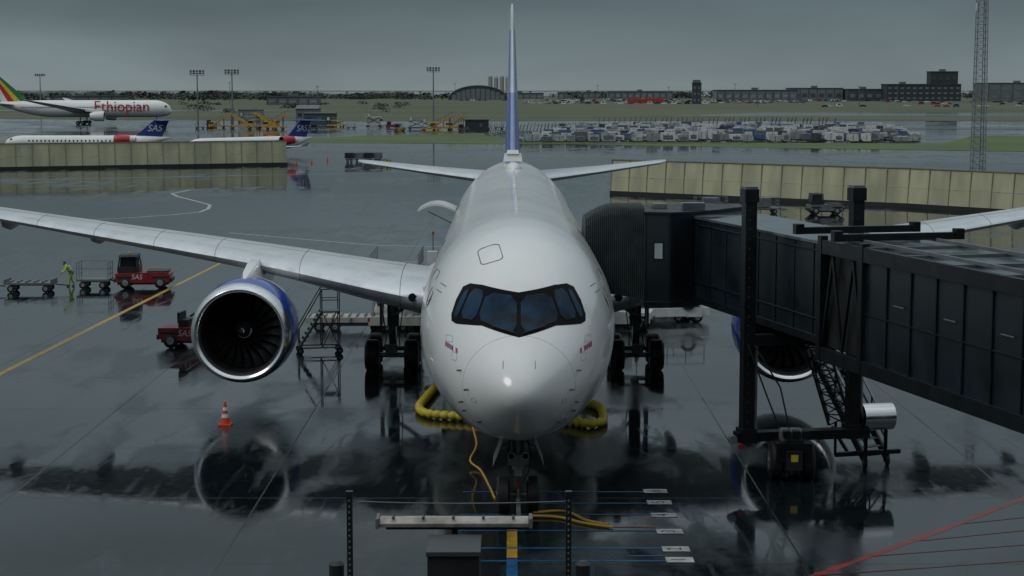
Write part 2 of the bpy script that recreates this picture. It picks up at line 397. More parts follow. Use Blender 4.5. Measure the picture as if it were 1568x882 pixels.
for sg,nm in((-1,'starboard_engine'),(1,'port_engine')):
    e=B(MA); c=(sg*10.55,22.1,2.78)
    prof=[(5.6,1.45),(4.8,1.62),(3.6,1.85),(2.4,1.98),(1.75,2.0),(1.2,1.995),(.5,1.945),(.2,1.88),(.06,1.80),(0,1.73),(.05,1.64),(.16,1.575),(.35,1.54),(.7,1.52),(1.35,1.52)]
    def mf(j,i):
        if j<3: return WHITE
        if j<6: return BLUE
        if j<12: return LIP
        return DARK
    e.revolve(prof,c,WHITE,64,mf)
    e.revolve([(5.6,1.45),(5.4,1.3),(3,1.3)],c,DARK,40)
    e.revolve([(5.0,1.0),(6.2,.85),(7.2,.62),(7.3,.55),(8.3,.1)],c,STEEL,32)
    e.revolve([(1.75,1.53),(1.76,.1)],c,DARK,40)
    nb=22
    for k in range(nb):
        a0=2*math.pi*k/nb; vs=[]
        for q in range(7):
            t=q/6; r=.34+1.16*t; sweep=.16*math.sin(t*math.pi)*1 +.22*t
            tw=R(25+38*t); w=.36+.12*t-.1*t*t
            for sgn in(-.5,.5):
                dt=w*sgn*math.sin(tw); dy=w*sgn*math.cos(tw)
                a=a0+sweep+dt/r
                vs.append((c[0]+r*math.cos(a),c[1]+1.35+dy*.8,c[2]+r*math.sin(a)))
        e.add(vs,[(2*q,2*q+1,2*q+3,2*q+2) for q in range(6)],FAN)
    e.revolve([(.62,.01),(.68,.08),(.85,.2),(1.1,.32),(1.35,.38)],c,DARK,32)
    sp=[]
    for i in range(26):
        t=i/25; y=.66+.42*t; r=.05+.26*t; a=t*math.pi*2.1
        sp.append((c[0]+r*math.cos(a),c[1]+y-.01,c[2]+r*math.sin(a)))
    e.path(sp,.022,WHP,n=4)
    x=c[0]
    e.loft([[(x-w,y,zb),(x+w,y,zb),(x+w*.9,y,(zt+zb)/2),(x+w*.5,y,zt),(x-w*.5,y,zt),(x-w*.9,y,(zt+zb)/2)] for y,w,zb,zt in((23.4,.05,4.5,4.72),(24.2,.28,4.4,4.95),(25.6,.36,4.1,5.15),(27.2,.36,3.9,5.3),(29,.34,4.0,5.25),(32,.2,4.3,4.9),(34,.05,4.5,4.6))],WHITE)
    e.add([(x-sg*1.45,24.2,4.15),(x-sg*1.45,25.6,4.12),(x-sg*1.85,25.6,4.5),(x-sg*1.62,24.5,4.3)],[(0,1,2,3)],WHITE)
    e.done(nm,A,45)
ng=B(MA); y0=4.7
for sx in(-.42,.42): ng.wheel((sx,y0,.53),.53,.38)
ng.cyl((-.45,y0,.53),(.45,y0,.53),.09,STEEL); ng.cyl((0,y0,.5),(0,y0-.15,1.5),.11,CHR); ng.cyl((0,y0-.12,1.3),(0,y0-.35,2.9),.17,GAL,n=16)
ng.beam((0,y0-.28,.75),(0,y0-.48,1.15),.22,.06,STEEL); ng.beam((0,y0-.48,1.15),(0,y0-.28,1.6),.22,.06,STEEL)
ng.beam((.12,y0-.2,1.7),(.12,y0+1.4,2.5),.08,.08,GAL);ng.beam((-.12,y0-.2,1.7),(-.12,y0+1.4,2.5),.08,.08,GAL)
ng.box((0,y0-.32,1.62),(.62,.2,.3),GAL)
for sx in(-.2,.2): ng.cyl((sx,y0-.42,1.75),(sx,y0-.56,1.75),.11,WHP); ng.cyl((sx,y0-.561,1.75),(sx,y0-.57,1.75),.09,DGL)
for sg in(1,-1):
    ng.add([(sg*.45,y0-1.6,2.35),(sg*.45,y0+.7,2.25),(sg*.72,y0+.7,1.5),(sg*.72,y0-1.5,1.65)],[(0,1,2,3)],GRY)
    ng.beam((sg*.1,y0-.3,2.2),(sg*.6,y0-.2,1.9),.04,.04,STEEL)
ng.box((.0,y0-.55,.95),(.08,.08,.3),RED)
ng.beam((0,y0-.3,.45),(0,y0-2.6,.35),.12,.12,STEEL)
ng.path([(.25,y0-.3,2.2),(.35,y0-.45,1.8),(.3,y0-.4,1.3),(.12,y0-.3,.9)],.018,BLK);ng.path([(-.22,y0-.3,2.2),(-.33,y0-.4,1.7),(-.2,y0-.4,1.2)],.018,BLK)
ng.done('nose_gear',A,40)
for sg,nm in((-1,'starboard_main_gear'),(1,'port_main_gear')):
    g=B(MA); cx=sg*5.3; yb=32
    for dx in(-.85,.85):
        for dy in(-1.02,1.02): g.wheel((cx+dx,yb+dy,.68),.68,.6,hub=GRY)
    for dy in(-1.02,1.02): g.cyl((cx-.75,yb+dy,.68),(cx+.75,yb+dy,.68),.11,STEEL)
    g.beam((cx,yb-1.1,.72),(cx,yb+1.1,.72),.26,.3,STEEL)
    g.cyl((cx,yb,.75),(cx,yb,2.2),.15,CHR);g.cyl((cx,yb,1.8),(cx,yb+.1,4.4),.26,GAL,n=16)
    g.beam((cx,yb-.2,2.3),(cx-sg*1.9,yb-.2,3.6),.16,.16,GAL); g.beam((cx,yb-.2,2.9),(cx+sg*.1,yb-2.2,4.3),.14,.14,GAL)
    g.beam((cx,yb-.35,1.0),(cx,yb-.7,1.6),.3,.08,STEEL);g.beam((cx,yb-.7,1.6),(cx,yb-.3,2.3),.3,.08,STEEL)
    g.box((cx+sg*.5,yb,2.9),(.06,1.7,2.1),GRY); g.box((cx-sg*2.2,yb,2.3),(.06,3.6,1.3),GRY)
    for q in(-.35,.35): g.path([(cx+q,yb-.2,3.6),(cx+q*1.2,yb-.35,2.4),(cx+q*.8,yb-.4,1.4),(cx+q,yb-.9,.9)],.025,BLK)
    g.box((cx,yb-1.45,1.0),(.5,.2,.4),GRY)
    g.done(nm,A,40)
cd=B(MA)
cd.loft([[ (-2.9-1.9*k,y,6.1+.5*math.sin(k*2.4)-.35*k+dz) for k in[i/8 for i in range(9)]]+[(-2.9-1.9*k,y,6.0+.5*math.sin(k*2.4)-.35*k+dz) for k in[1-i/8 for i in range(9)]] for y,dz in((44,0),(47,0))],WHITE)
cd.beam((-2.9,44.3,5.3),(-4.3,44.3,6.0),.06,.06,STEEL)
cd.done('cargo_door',A,40)

# ------------------------------------------------------------------ ground & markings
def sheet(name,poly,z,m):
    b=B(); b.add([(x,y,z) for x,y in poly],[tuple(range(len(poly)))],m); o=b.done(name,flat=True)
    me=o.data
    if me.polygons[0].normal.z<0: me.flip_normals()
    return o
def stripe(name,pts,w,z,m):
    b=B()
    P=[Vector((x,y,0)) for x,y in pts]
    vs=[]
    for i,p in enumerate(P):
        t=(P[min(i+1,len(P)-1)]-P[max(i-1,0)]).normalized(); n=Vector((-t.y,t.x,0))
        vs+=[(p+n*w/2)+Vector((0,0,z)),(p-n*w/2)+Vector((0,0,z))]
    b.add(vs,[(2*i,2*i+1,2*i+3,2*i+2) for i in range(len(P)-1)],m)
    return b.done(name)
sheet('ground',[(-9000,-300),(9000,-300),(9000,14000),(-9000,14000)],0,GROUND)
sheet('grass_field',[(-3000,900),(-330,880),(-200,740),(-60,690),(60,700),(600,660),(3000,560),(3000,3400),(-3000,3400)],.05,GRASSB)
sheet('grass_verge',[(-62,415),(-40,470),(-8,500),(2,420),(97,405),(120,470),(420,455),(420,330),(101,352),(58,372),(14,398),(-34,408)],.03,GRASSG)
sheet('sea',[(-9000,3400),(9000,3400),(9000,14000),(-9000,14000)],.06,SEA)
sheet('taxiway',[(70,820),(900,760),(900,900),(130,940)],.08,WETF)
sheet('taxiway',[(-900,1050),(-150,1000),(-120,1060),(-900,1120)],.08,WETF)
sheet('taxiway',[(60,560),(420,520),(420,600),(90,620)],.06,WETF)
stripe('yellow_line',[(-22.2,60),(-21.9,76),(-20.4,126)],.28,.004,YLINE)
stripe('white_line',[(-36.3,170),(-33,174),(-31,178),(-31,183),(-31.8,189),(-34.2,195),(-38,204),(-39.8,210),(-39,217),(-36,221)],.35,.004,WLINE)
stripe('white_line',[(-60,150),(-36.3,170)],.3,.004,WLINE)
stripe('white_line',[(-24,152),(-11,140),(-4,138)],.25,.004,WLINE)
stripe('white_line',[(-70,240),(-20,262)],.3,.004,WLINE)
stripe('white_line',[(18,150),(34,128),(60,120)],.25,.004,WLINE)
stripe('centre_line',[(0,45.6),(0,50)],.28,.004,YLINE)
stripe('blue_centre_line',[(0,42),(0,45.5)],.28,.004,BLINE)
for y in(45.3,46.6,48.5,50.4,51.8,53.3):
    stripe('blue_stop_line',[(-1.5 if y>47 else -.9,y),(4.0,y)],.13,.008,BLINE)
stripe('blue_stop_line',[(3.0,45.8),(4.0,45.8)],.10,.008,BLINE)
stripe('red_stop_line',[(2.6,48.9),(4.0,48.9)],.10,.008,RLINE)
NUMB=empty('stop_numbers',(4.3,50,0))
for y,t in((45.4,'1'),(46.5,'2'),(48.4,'3'),(50.3,'4'),(51.9,'5'),(53.4,'6')):
    b=B(); b.add([(3.98,y-.26,.012),(4.70,y-.26,.012),(4.70,y+.26,.012),(3.98,y+.26,.012)],[(0,1,2,3)],WLINE); b.done('plate',NUMB)
    text(t,.55,Matrix.Translation((4.32,y,.016))@Matrix.Rotation(R(90),4,'Z'),BLK,'numeral',NUMB)
stripe('red_line',[(7.4,43.7),(11,47.6),(15.3,52.5),(20,58)],.22,.004,RLINE)
for a,b_ in(((7.6,43.9),(13.5,45.4)),((9.4,45.8),(16,47.6)),((11,47.4),(16.5,49.4)),((12.6,49.3),(17,51))):
    stripe('red_hatching',[a,b_],.08,.008,RLIN2)
stripe('red_arc',[(-9.5+1.2*math.cos(a),62.8+.9*math.sin(a)) for a in[i*.3 for i in range(14)]],.05,.004,RLIN2)

# ------------------------------------------------------------------ hoses & cone
def hose(name,pts,r,m,ribs=True):
    P=[Vector(p) for p in pts]; out=[]
    for i in range(len(P)-1):
        p0=P[max(i-1,0)];p1=P[i];p2=P[i+1];p3=P[min(i+2,len(P)-1)]
        n=max(2,int((p2-p1).length/(.10 if ribs else .15)))
        for k in range(n):
            t=k/n
            out.append(.5*((2*p1)+(p2-p0)*t+(2*p0-5*p1+4*p2-p3)*t*t+(3*p1-p0-3*p2+p3)*t**3))
    out.append(P[-1]); b=B(); rings=[]
    for i,p in enumerate(out):
        t=(out[min(i+1,len(out)-1)]-out[max(i-1,0)]).normalized(); e=t.cross(Vector((0,0,1)))
        if e.length<.05: e=Vector((1,0,0))
        e.normalize();k=t.cross(e); rr=r*(1 if (i%3) or not ribs else .68)
        rings.append([p+e*rr*math.cos(a)+k*rr*math.sin(a) for a in[2*math.pi*j/12 for j in range(12)]])
    b.loft(rings,m); return b.done(name,smooth=40)
hose('preconditioned_air_hose',[(-2.0,76,.17),(-2.9,73.5,.17),(-3.1,71.5,.17),(-3.35,69,.17),(-3.5,67.0,.17),(-3.2,65.7,.17),(-2.3,65.2,.17),(-1.0,64.8,.17),(.2,65.2,.17),(1.8,64.4,.17),(2.7,63.6,.17),(3.2,63.9,.17),(3.35,65,.17),(3.3,67,.17),(2.7,68.2,.17),(1.6,69.2,.17)],.17,YEL)
hose('power_cable',[(-1.1,59,2.3),(-1.3,58.2,1.3),(-1.15,57.6,.6),(-1.35,57.0,.2),(-1.0,56.2,.05),(-.7,54,.04),(-.5,52.2,.04)],.035,YELP,False)
hose('power_cable',[(.6,50.4,.06),(1.5,50.6,.05),(2.1,49.5,.05),(2.7,49.0,.05)],.04,YELP,False)
hose('power_cable',[(.5,50.0,.06),(1.3,49.9,.05),(2.0,49.2,.05),(2.8,48.7,.05)],.04,YELP,False)
cn=B(TR(-10.4,64.2))
cn.box((0,0,.03),(.46,.46,.06),ORG)
for z0,z1,m in((.06,.28,ORG),(.28,.42,WHP),(.42,.54,ORG),(.54,.66,WHP),(.66,.86,ORG)):
    f=lambda z:.17-(z-.06)*.165
    cn.cyl((0,0,z0),(0,0,z1),f(z0),m,f(z1),n=20)
cn.done('traffic_cone',bevel=.004)
ck=B()
for x in(-6.1,-4.5,4.5,6.1):
    ck.loft([[(x-.15,76.0,.0),(x-.15,76.35,0),(x-.15,76.3,.22)],[(x+.15,76.0,0),(x+.15,76.35,0),(x+.15,76.3,.22)]],BLK)
ck.done('wheel_chocks')

# ------------------------------------------------------------------ boarding bridge
BR=empty('boarding_bridge',(9,54,0))
A0=Vector((6.0,64,0));U=Vector((.24,-.9708,0)).normalized();NN=Vector((.9708,.24,0)).normalized()
def bp(t,o,z): return A0+U*t+NN*o+Vector((0,0,z))
rz=math.atan2(U.y,U.x)
def bbox(b,t0,t1,o0,o1,z0,z1,m,dz=0):
    vs=[]
    for z in(z0,z1):
        for t,o in((t0,o0),(t1,o0),(t1,o1),(t0,o1)): vs.append(bp(t,o,z))
    b.add(vs,[(0,3,2,1),(4,5,6,7),(0,1,5,4),(1,2,6,5),(2,3,7,6),(3,0,4,7)],m)
t=B()
bbox(t,-.6,13.6,0,2.6,4.85,7.62,BRG); bbox(t,-.6,13.6,-.05,2.65,7.62,7.72,BROOF)
bbox(t,-.6,13.6,-.06,.06,4.7,4.95,BRG2)
for i in range(10):
    q=.3+i*1.45; bbox(t,q,q+.05,-.03,0,4.95,7.62,BRG2)
for z in(5.4,7.4): bbox(t,-.6,13,-.035,0,z,z+.06,BRG2)
t.done('inner_tunnel',BR,bevel=.015)
t=B(); T0=13.0; T1=15.9
bbox(t,T1,52,-.25,2.95,4.65,7.62,BRG); bbox(t,T0,52,-.3,3.0,7.68,7.78,BROOF)
bbox(t,T0,52,-.36,-.2,7.44,7.84,BRG2); bbox(t,T0,52,-.36,-.2,4.35,4.75,BRG2); bbox(t,T0,52,2.85,3.02,4.35,4.75,BRG2)
bbox(t,T0,T1,-.12,-.02,4.75,7.44,DARK)
for tt in(T0,T1-.15): bbox(t,tt,tt+.25,-.38,-.16,4.4,7.95,BRG2)
for k in range(2):
    ta=T0+.2+k*1.35
    t.beam(bp(ta,-.27,4.8),bp(ta+.67,-.27,7.4),.08,.1,BRG2); t.beam(bp(ta+.67,-.27,7.4),bp(ta+1.35,-.27,4.8),.08,.1,BRG2)
for i in range(24):
    q=17.3+i*1.4; bbox(t,q,q+.07,-.30,-.25,4.75,7.44,BRG2)
bbox(t,T1,52,-.29,-.25,6.0,6.05,BRG2)
for i in range(12):
    q=17.5+i*2.8; bbox(t,q+.3,q+.9,-.315,-.3,6.45,6.49,GRY)
for i in range(14):
    q=16+i*2.5; bbox(t,q,q+.1,-.3,3.0,7.78,7.86,BROOF)
for q in(11.9,14.6): 
    t.beam(bp(q,-.5,8.0),bp(q,3.2,8.0),.18,.2,BRG2)
    for o in(-.5,3.2): t.box(tuple(bp(q,o,8.05)),(.26,.26,.3),BRG2,rz)
for o in(.3,2.5): t.beam(bp(13,o,7.89),bp(50,o,7.89),.08,.1,GRY)
for k in range(8): t.beam(bp(16+k*4,-.05,4.55),bp(18+k*4,2.8,4.55),.1,.12,BRG2)
t.done('outer_tunnel',BR,bevel=.015)
t=B(); bbox(t,13,50,.3,1.0,4.2,4.38,BRG2); bbox(t,3,14,1.0,1.7,4.45,4.7,BRG2); t.done('cable_tray',BR)
t=B()
cabp=[(4.62,62.3),(5.5,62.0),(6.3,62.4),(7.4,63.6),(8.5,65.3),(7.4,66.8),(4.62,66.0)]
def prism(b,poly,z0,z1,m):
    n=len(poly); b.add([(x,y,z0) for x,y in poly]+[(x,y,z1) for x,y in poly],[tuple(range(n-1,-1,-1)),tuple(range(n,2*n))]+[(i,(i+1)%n,n+(i+1)%n,n+i) for i in range(n)],m)
prism(t,cabp,4.75,7.78,BRG); prism(t,[(6.2+(x-6.2)*1.02,64.2+(y-64.2)*1.02) for x,y in cabp],7.78,7.88,BRG2)
prism(t,[(6.2+(x-6.2)*1.01,64.2+(y-64.2)*1.01) for x,y in cabp],4.55,4.75,BRG2)
def wallrect(b,p,q,s0,s1,z0,z1,off,m):
    p=Vector((*p,0));q=Vector((*q,0));u=(q-p).normalized();n=Vector((u.y,-u.x,0))
    vs=[p+u*s+n*off+Vector((0,0,z)) for z in(z0,z1) for s in(s0,s1)]
    b.add([vs[0],vs[1],vs[3],vs[2]],[(0,1,2,3)],m)
wallrect(t,cabp[0],cabp[1],.30,.70,6.2,6.85,.012,BRG2);wallrect(t,cabp[0],cabp[1],.36,.64,6.26,6.79,.018,mat('cab_window_pane',(.30,.37,.38),.15))
wallrect(t,cabp[1],cabp[2],.2,.8,4.9,7.1,.012,BRG2)
for s in(.02,.85): wallrect(t,cabp[0],cabp[1],s,s+.05,4.8,7.75,.02,BRG2)
t.box((6.4,63.4,8.0),(.8,.6,.26),BROOF);t.box((5.3,64.5,7.96),(.5,.9,.16),GRY)
t.done('cab',BR,bevel=.01)
t=B()
rings=[]
nb=30
for i in range(nb*2+1):
    k=i/(nb*2); x=2.55+k*2.1; z1=7.55+.45*math.sin(min(1,k*1.9)*math.pi/2); g=(.05 if i%2 else 0)
    y0=62.75-.35*k-g; y1=65.8+g; z0=5.1-.3*k; zt=z1+g
    rings.append([(x,y0,z0),(x,y0,zt-.6),(x,y0+.12,zt-.25),(x,y0+.45,zt-.05),(x,y0+1.0,zt),(x,y1-1,zt),(x,y1-.4,zt-.15),(x,y1,zt-.8),(x,y1,z0)])
t.loft(rings,BELL); t.done('bellows_canopy',BR,smooth=20)
t=B(); tq=8.7
L0=bp(tq,-.78,0);L1=bp(tq+.1,2.75,0)
for P in(L0,L1):
    t.box((P.x,P.y,5.25),(.37,.37,7.7),BRG2,rz); t.box((P.x,P.y,8.85),(.46,.46,.4),BRG2,rz); t.box((P.x,P.y,9.08),(.4,.4,.1),GRY,rz)
    for i in range(24): t.box((P.x-.0,P.y-.196,1.8+i*.3),(.06,.01,.07),DARK,0)
    t.cyl((P.x+.27,P.y,1.4),(P.x+.27,P.y,4.5),.06,GAL)
    t.box((P.x,P.y,1.35),(.55,.5,.45),BRG2,rz)
t.beam(L0+Vector((-.35,0,1.3)),L1+Vector((.5,0,1.3)),.45,.30,BRG2)
t.beam(L0+Vector((0,0,4.35)),L1+Vector((0,0,4.35)),.35,.35,BRG2)
mid=(L0+L1)/2+Vector((-.35,-.6,0))
t.box((mid.x,mid.y,.95),(1.1,1.3,.6),BRG2); t.box((mid.x,mid.y+.1,1.3),(.7,.7,.5),GRY)
for dx in(-.48,.48): t.wheel((mid.x+dx,mid.y,.6),.6,.42,'x',hub=GRY)
t.box((mid.x,mid.y-.70,.72),(.5,.1,.6),BLK); t.box((mid.x,mid.y-.755,.8),(.22,.01,.22),YEL)
t.cyl((L0.x-.45,L0.y-.1,1.25),(L0.x-.45,L0.y-.35,1.25),.14,GAL);t.cyl((L0.x-.2,L0.y-.3,1.05),(L0.x-.2,L0.y-.4,1.05),.1,RED)
for k in range(3): t.box((mid.x-.2+.3*k,mid.y-.35,1.5),(.22,.3,.2),BRG2)
t.path([(L0.x,L0.y-.2,4.2),(L0.x+.6,L0.y-.3,2.6),(L0.x+1.0,L0.y-.3,1.6)],.03,BLK);t.path([(L0.x+.2,L0.y-.2,4.2),(L0.x+1.0,L0.y-.3,2.9),(L0.x+1.3,L0.y-.3,1.6)],.03,BLK)
t.done('drive_unit',BR,bevel=.02)
t=B(); Pt=Vector((9.5,60.3,4.5));Pb=Vector((11.35,56.9,.25)); sd=Vector((.88,.47,0)).normalized()*.9
for o in(Vector((0,0,0)),sd):
    t.beam(Pt+o,Pb+o,.08,.24,BRG2)
    for hh in(.55,1.05): t.beam(Pt+o+Vector((0,0,hh)),Pb+o+Vector((0,0,hh)),.05,.05,GAL if hh>1 else BRG2)
    for k in range(6): q=Pt+(Pb-Pt)*(k/5)+o; t.beam(q,q+Vector((0,0,1.05)),.05,.05,BRG2)
for k in range(19):
    q=Pt+(Pb-Pt)*((k+.5)/19)+sd/2; t.beam(q-sd/2,q+sd/2,.24,.04,GRY)
t.box((Pt.x-.1,Pt.y+.5,4.45),(1.5,1.3,.1),BRG2)
for dx in(-.8,0,.6):t.beam((Pt.x+dx,Pt.y+1,4.5),(Pt.x+dx,Pt.y+1,5.6),.05,.05,BRG2)
t.wheel((Pb.x,Pb.y-.1,.2),.2,.12);t.wheel((Pb.x+.8,Pb.y+.3,.2),.2,.12)
t.beam(Pb+Vector((-1.0,-.3,.22)),Pb+Vector((1.2,.3,.22)),.14,.14,BRG2);t.beam(Pb+Vector((-1.0,-.3,.22)),Pb+Vector((-1.0,-.3,1.3)),.08,.08,BRG2)
for (x,y) in((9.45,58.6),(10.15,58.3),(9.6,59.4)):
    t.beam((x,y,4.4),(x+.9,y-.8,1.2),.07,.07,BRG2)
for k in range(9):
    a=k/9;c=(k+1)/9
    f=lambda x,y,q:(x+.9*q,y-.8*q,4.4-3.2*q)
    t.beam(f(9.45,58.6,a),f(10.15,58.3,c),.04,.04,BRG2);t.beam(f(10.15,58.3,a),f(9.45,58.6,c),.04,.04,BRG2);t.beam(f(9.45,58.6,a),f(10.15,58.3,a),.04,.04,BRG2)
t.beam((10.4,57.6,1.2),(10.9,57.4,.4),.1,.1,BRG2)
t.cyl((11.1,56.3,1.75),(12.1,56.5,1.75),.43,CHR,n=32); t.cyl((11.08,56.29,1.75),(11.0,56.28,1.75),.36,BRG2,n=24)
for x in(11.3,11.9): t.beam((x,56.4,.3),(x,56.4,1.4),.08,.08,BRG2)
t.done('service_stair',BR)

# ------------------------------------------------------------------ ground vehicles
def tractor(name,x,y,rz,paint=RED,cab=True,L_=3.3,txt=None):
    e=empty(name,(x,y,0)); M=TR(x,y,0,rz); b=B(M)
    b.loft([[(-L_/2,-.85,.42),(-L_/2,.85,.42),(-L_/2,.85,.95),(-L_/2,-.85,.95)],[(-L_/2+1.3,-.85,.35),(-L_/2+1.3,.85,.35),(-L_/2+1.3,.85,.98),(-L_/2+1.3,-.85,.98)],[(L_/2-.25,-.85,.35),(L_/2-.25,.85,.35),(L_/2-.25,.85,1.02),(L_/2-.25,-.85,1.02)],[(L_/2,-.8,.45),(L_/2,.8,.45),(L_/2,.8,.88),(L_/2,-.8,.88)]],paint)
    b.box((0,0,.34),(L_-.2,1.4,.2),BLK); b.box((L_/2+.04,0,.5),(.14,1.5,.22),BLK); b.box((-L_/2-.04,0,.5),(.14,1.5,.22),BLK)
    for wx in(-L_/2+.6,L_/2-.6):
        for wy in(-.74,.74): b.wheel((wx,wy,.36),.36,.26,'y')
        for wy in(-.865,.865): b.box((wx,wy,.72),(.95,.03,.12),BLK)
    b.box((L_/2-.75,0,1.05),(1.3,1.5,.06),BLK)
    if cab:
        cx=-L_/2+.78
        b.box((cx,0,1.16),(1.3,1.55,.36),BLK)
        for sx in(-.6,.6):
            for sy in(-.72,.72): b.beam((cx+sx,sy,1.3),(cx+sx*.82,sy*.95,1.95),.08,.08,BLK)
        b.box((cx,0,2.0),(1.2,1.5,.12),BLK,taper=(.9,.9)); b.box((cx,0,1.62),(1.02,1.36,.56),DGL,taper=(.9,.95))
        b.box((cx+.3,0,1.35),(.4,.5,.5),GRY); b.cyl((cx,0,2.06),(cx,0,2.2),.07,YEL)
    else:
        b.box((-.5,0,1.15),(.5,1.1,.35),BLK); b.box((-.75,0,1.4),(.12,1.0,.5),BLK); b.beam((.1,0,1.0),(-.15,0,1.5),.05,.05,BLK); b.cyl((-.15,-.0,1.5),(-.19,0,1.56),.2,BLK)
    b.box((L_/2+.115,.55,.72),(.02,.2,.12),WHP);b.box((L_/2+.115,-.55,.72),(.02,.2,.12),WHP)
    b.done('body',e,bevel=.02)
    if txt: text(txt,.42,M@Matrix.Translation((-.35,-.885,.72))@Matrix.Rotation(R(90),4,'X'),WHP,'fleet_lettering',e,shear=.2)
    return e
tractor('baggage_tractor',-22.6,109.8,R(4),txt='SAS')
tractor('baggage_tractor',-14.9,84.3,R(-8),cab=False,txt='SAS')
def cart(name,x,y,rz,rails=True,L_=2.6,load=None,m=GAL):
    b=B(TR(x,y,0,rz)); b.box((0,0,.52),(L_,1.4,.12),GRY); b.box((0,0,.42),(L_*.8,.5,.1),BLK)
    for sx in(-1,1):
        for sy in(-1,1): b.wheel((sx*(L_/2-.4),sy*.6,.22),.22,.14,'y')
    if rails:
        for sx in(-1,1):
            for sy in(-.66,0,.66): b.beam((sx*(L_/2-.04),sy,.55),(sx*(L_/2-.04),sy,1.6),.04,.04,m)
            for z in(.9,1.25,1.6): b.beam((sx*(L_/2-.04),-.66,z),(sx*(L_/2-.04),.66,z),.04,.04,m)
        b.beam((-L_/2,.66,1.6),(L_/2,.66,1.6),.04,.04,m); b.beam((-L_/2,.66,1.1),(L_/2,.66,1.1),.03,.03,m)
    else:
        for k in range(5): b.cyl((-L_/2+.3+k*.5,-.6,.64),(-L_/2+.3+k*.5,.6,.64),.05,GAL,n=8)
        for sx in(-1,1): b.box((sx*(L_/2-.05),0,.68),(.08,1.4,.2),GRY)
    b.beam((L_/2,0,.45),(L_/2+.9,0,.35),.06,.06,BLK)
    if load: b.box((0,0,1.1),(1.6,1.2,.9),load)
    return b.done(name)
cart('baggage_cart',-25.6,109.6,0,True,2.0); cart('baggage_dolly',-29.0,107.6,0,False,2.9); cart('baggage_dolly',-32.6,107.2,0,False,2.6)

def person(name,x,y,rz,lean=35):
    e=empty(name,(x,y,0))
    M=TR(x,y,0,rz)
    hi=mat('hi_vis_yellow',(.42,.62,.05),.7); tr=mat('work_trousers',(.30,.42,.06),.8); sk=mat('skin',(.45,.27,.2),.6); hr=mat('cap_dark',(.03,.03,.04),.7); sh=mat('work_boots',(.02,.02,.02),.6)
    l=R(lean); hip=Vector((0,0,.93)); up=Vector((math.sin(l),0,math.cos(l)))
    ch=hip+up*.36; nk=hip+up*.54; hd=nk+Vector((math.sin(l)*.8,0,math.cos(l)*.9))*.14
    def skin(nm,pts,edges,rad,m,lv=2):
        me=bpy.data.meshes.new(nm);me.from_pydata([tuple(p) for p in pts],edges,[]);o=bpy.data.objects.new(nm,me);col.objects.link(o)
        md=o.modifiers.new('skin','SKIN');sv=me.skin_vertices[0].data
        for i,r in enumerate(rad): sv[i].radius=r if isinstance(r,tuple) else (r,r)
        sv[0].use_root=True
        s=o.modifiers.new('ss','SUBSURF');s.levels=lv;s.render_levels=lv;o.matrix_world=M;me.materials.append(m);par(o,e);return o
    pts=[hip,hip+up*.18,ch,nk]; ed=[(0,1),(1,2),(2,3)];rad=[(.13,.17),(.12,.15),(.13,.19),(.06,.07)]
    for sg in(1,-1):
        sho=ch+up*.10+Vector((0,sg*.19,0)); el=sho+Vector((.10,sg*.04,-.27)); wr=el+Vector((.20,-sg*.02,-.14))
        k=len(pts);pts+=[sho,el,wr];ed+=[(2,k),(k,k+1),(k+1,k+2)];rad+=[.07,.055,.042]
        hp=[wr,wr+Vector((.06,0,-.04)),wr+Vector((.09,0,-.06))];he=[(0,1),(1,2)];hrd=[.03,(.022,.04),(.018,.036)]
        for j in range(4):
            q=len(hp);oy=(j-1.5)*.021;hp+=[hp[2]+Vector((.035,oy,-.02)),hp[2]+Vector((.06-.004*abs(j-1),oy,-.055))];he+=[(2,q),(q,q+1)];hrd+=[.010,.008]
        q=len(hp);hp+=[wr+Vector((.06,-sg*.05,-.04)),wr+Vector((.09,-sg*.06,-.07))];he+=[(0,q),(q,q+1)];hrd+=[.011,.009]
        skin('hand',hp,he,hrd,sk,1)
    skin('jacket',pts,ed,rad,hi)
    pts=[hip+Vector((0,0,.03))];ed=[];rad=[(.14,.17)]
    for sg in(1,-1):
        k=len(pts);pts+=[Vector((-.02,sg*.10,.86)),Vector((.06*sg+.04,sg*.12,.48)),Vector((.16*sg-.03,sg*.13,.12))];ed+=[(0,k),(k,k+1),(k+1,k+2)];rad+=[.1,.072,.055]
        f=Vector((.16*sg-.03,sg*.13,.05));skin('boot',[f+Vector((-.05,0,.03)),f+Vector((.05,0,0)),f+Vector((.17,0,-.01))],[(0,1),(1,2)],[.055,.05,.035],sh,1)
    skin('trousers',pts,ed,rad,tr)
    b=B(M)
    def ell(c,r,m,n=14):
        b.loft([[ (c[0]+r[0]*math.sin(ph)*math.cos(a),c[1]+r[1]*math.sin(ph)*math.sin(a),c[2]+r[2]*math.cos(ph)) for a in[2*math.pi*i/n for i in range(n)]] for ph in[.05+ (math.pi-.1)*j/10 for j in range(11)]],m)
    ell(hd,(.10,.078,.12),sk); ell(hd+Vector((-.015,0,.04)),(.108,.086,.095),hr); ell(hd+Vector((.10,0,-.02)),(.022,.015,.025),sk)
    for sg in(1,-1): ell(hd+Vector((0,sg*.08,-.01)),(.02,.01,.03),sk); ell(hd+Vector((.09,sg*.032,.005)),(.012,.012,.01),hr)
    b.box(tuple(hd+Vector((.09,0,-.065))),(.02,.05,.01),RED)
    b.done('head',e)
    r=B(M)
    for q in(.14,.30): r.cyl(hip+up*q,hip+up*(q+.04),.185,WHP,n=16)
    r.done('reflective_band',e)
person('ground_worker',-27.2,110.2,R(200),38)

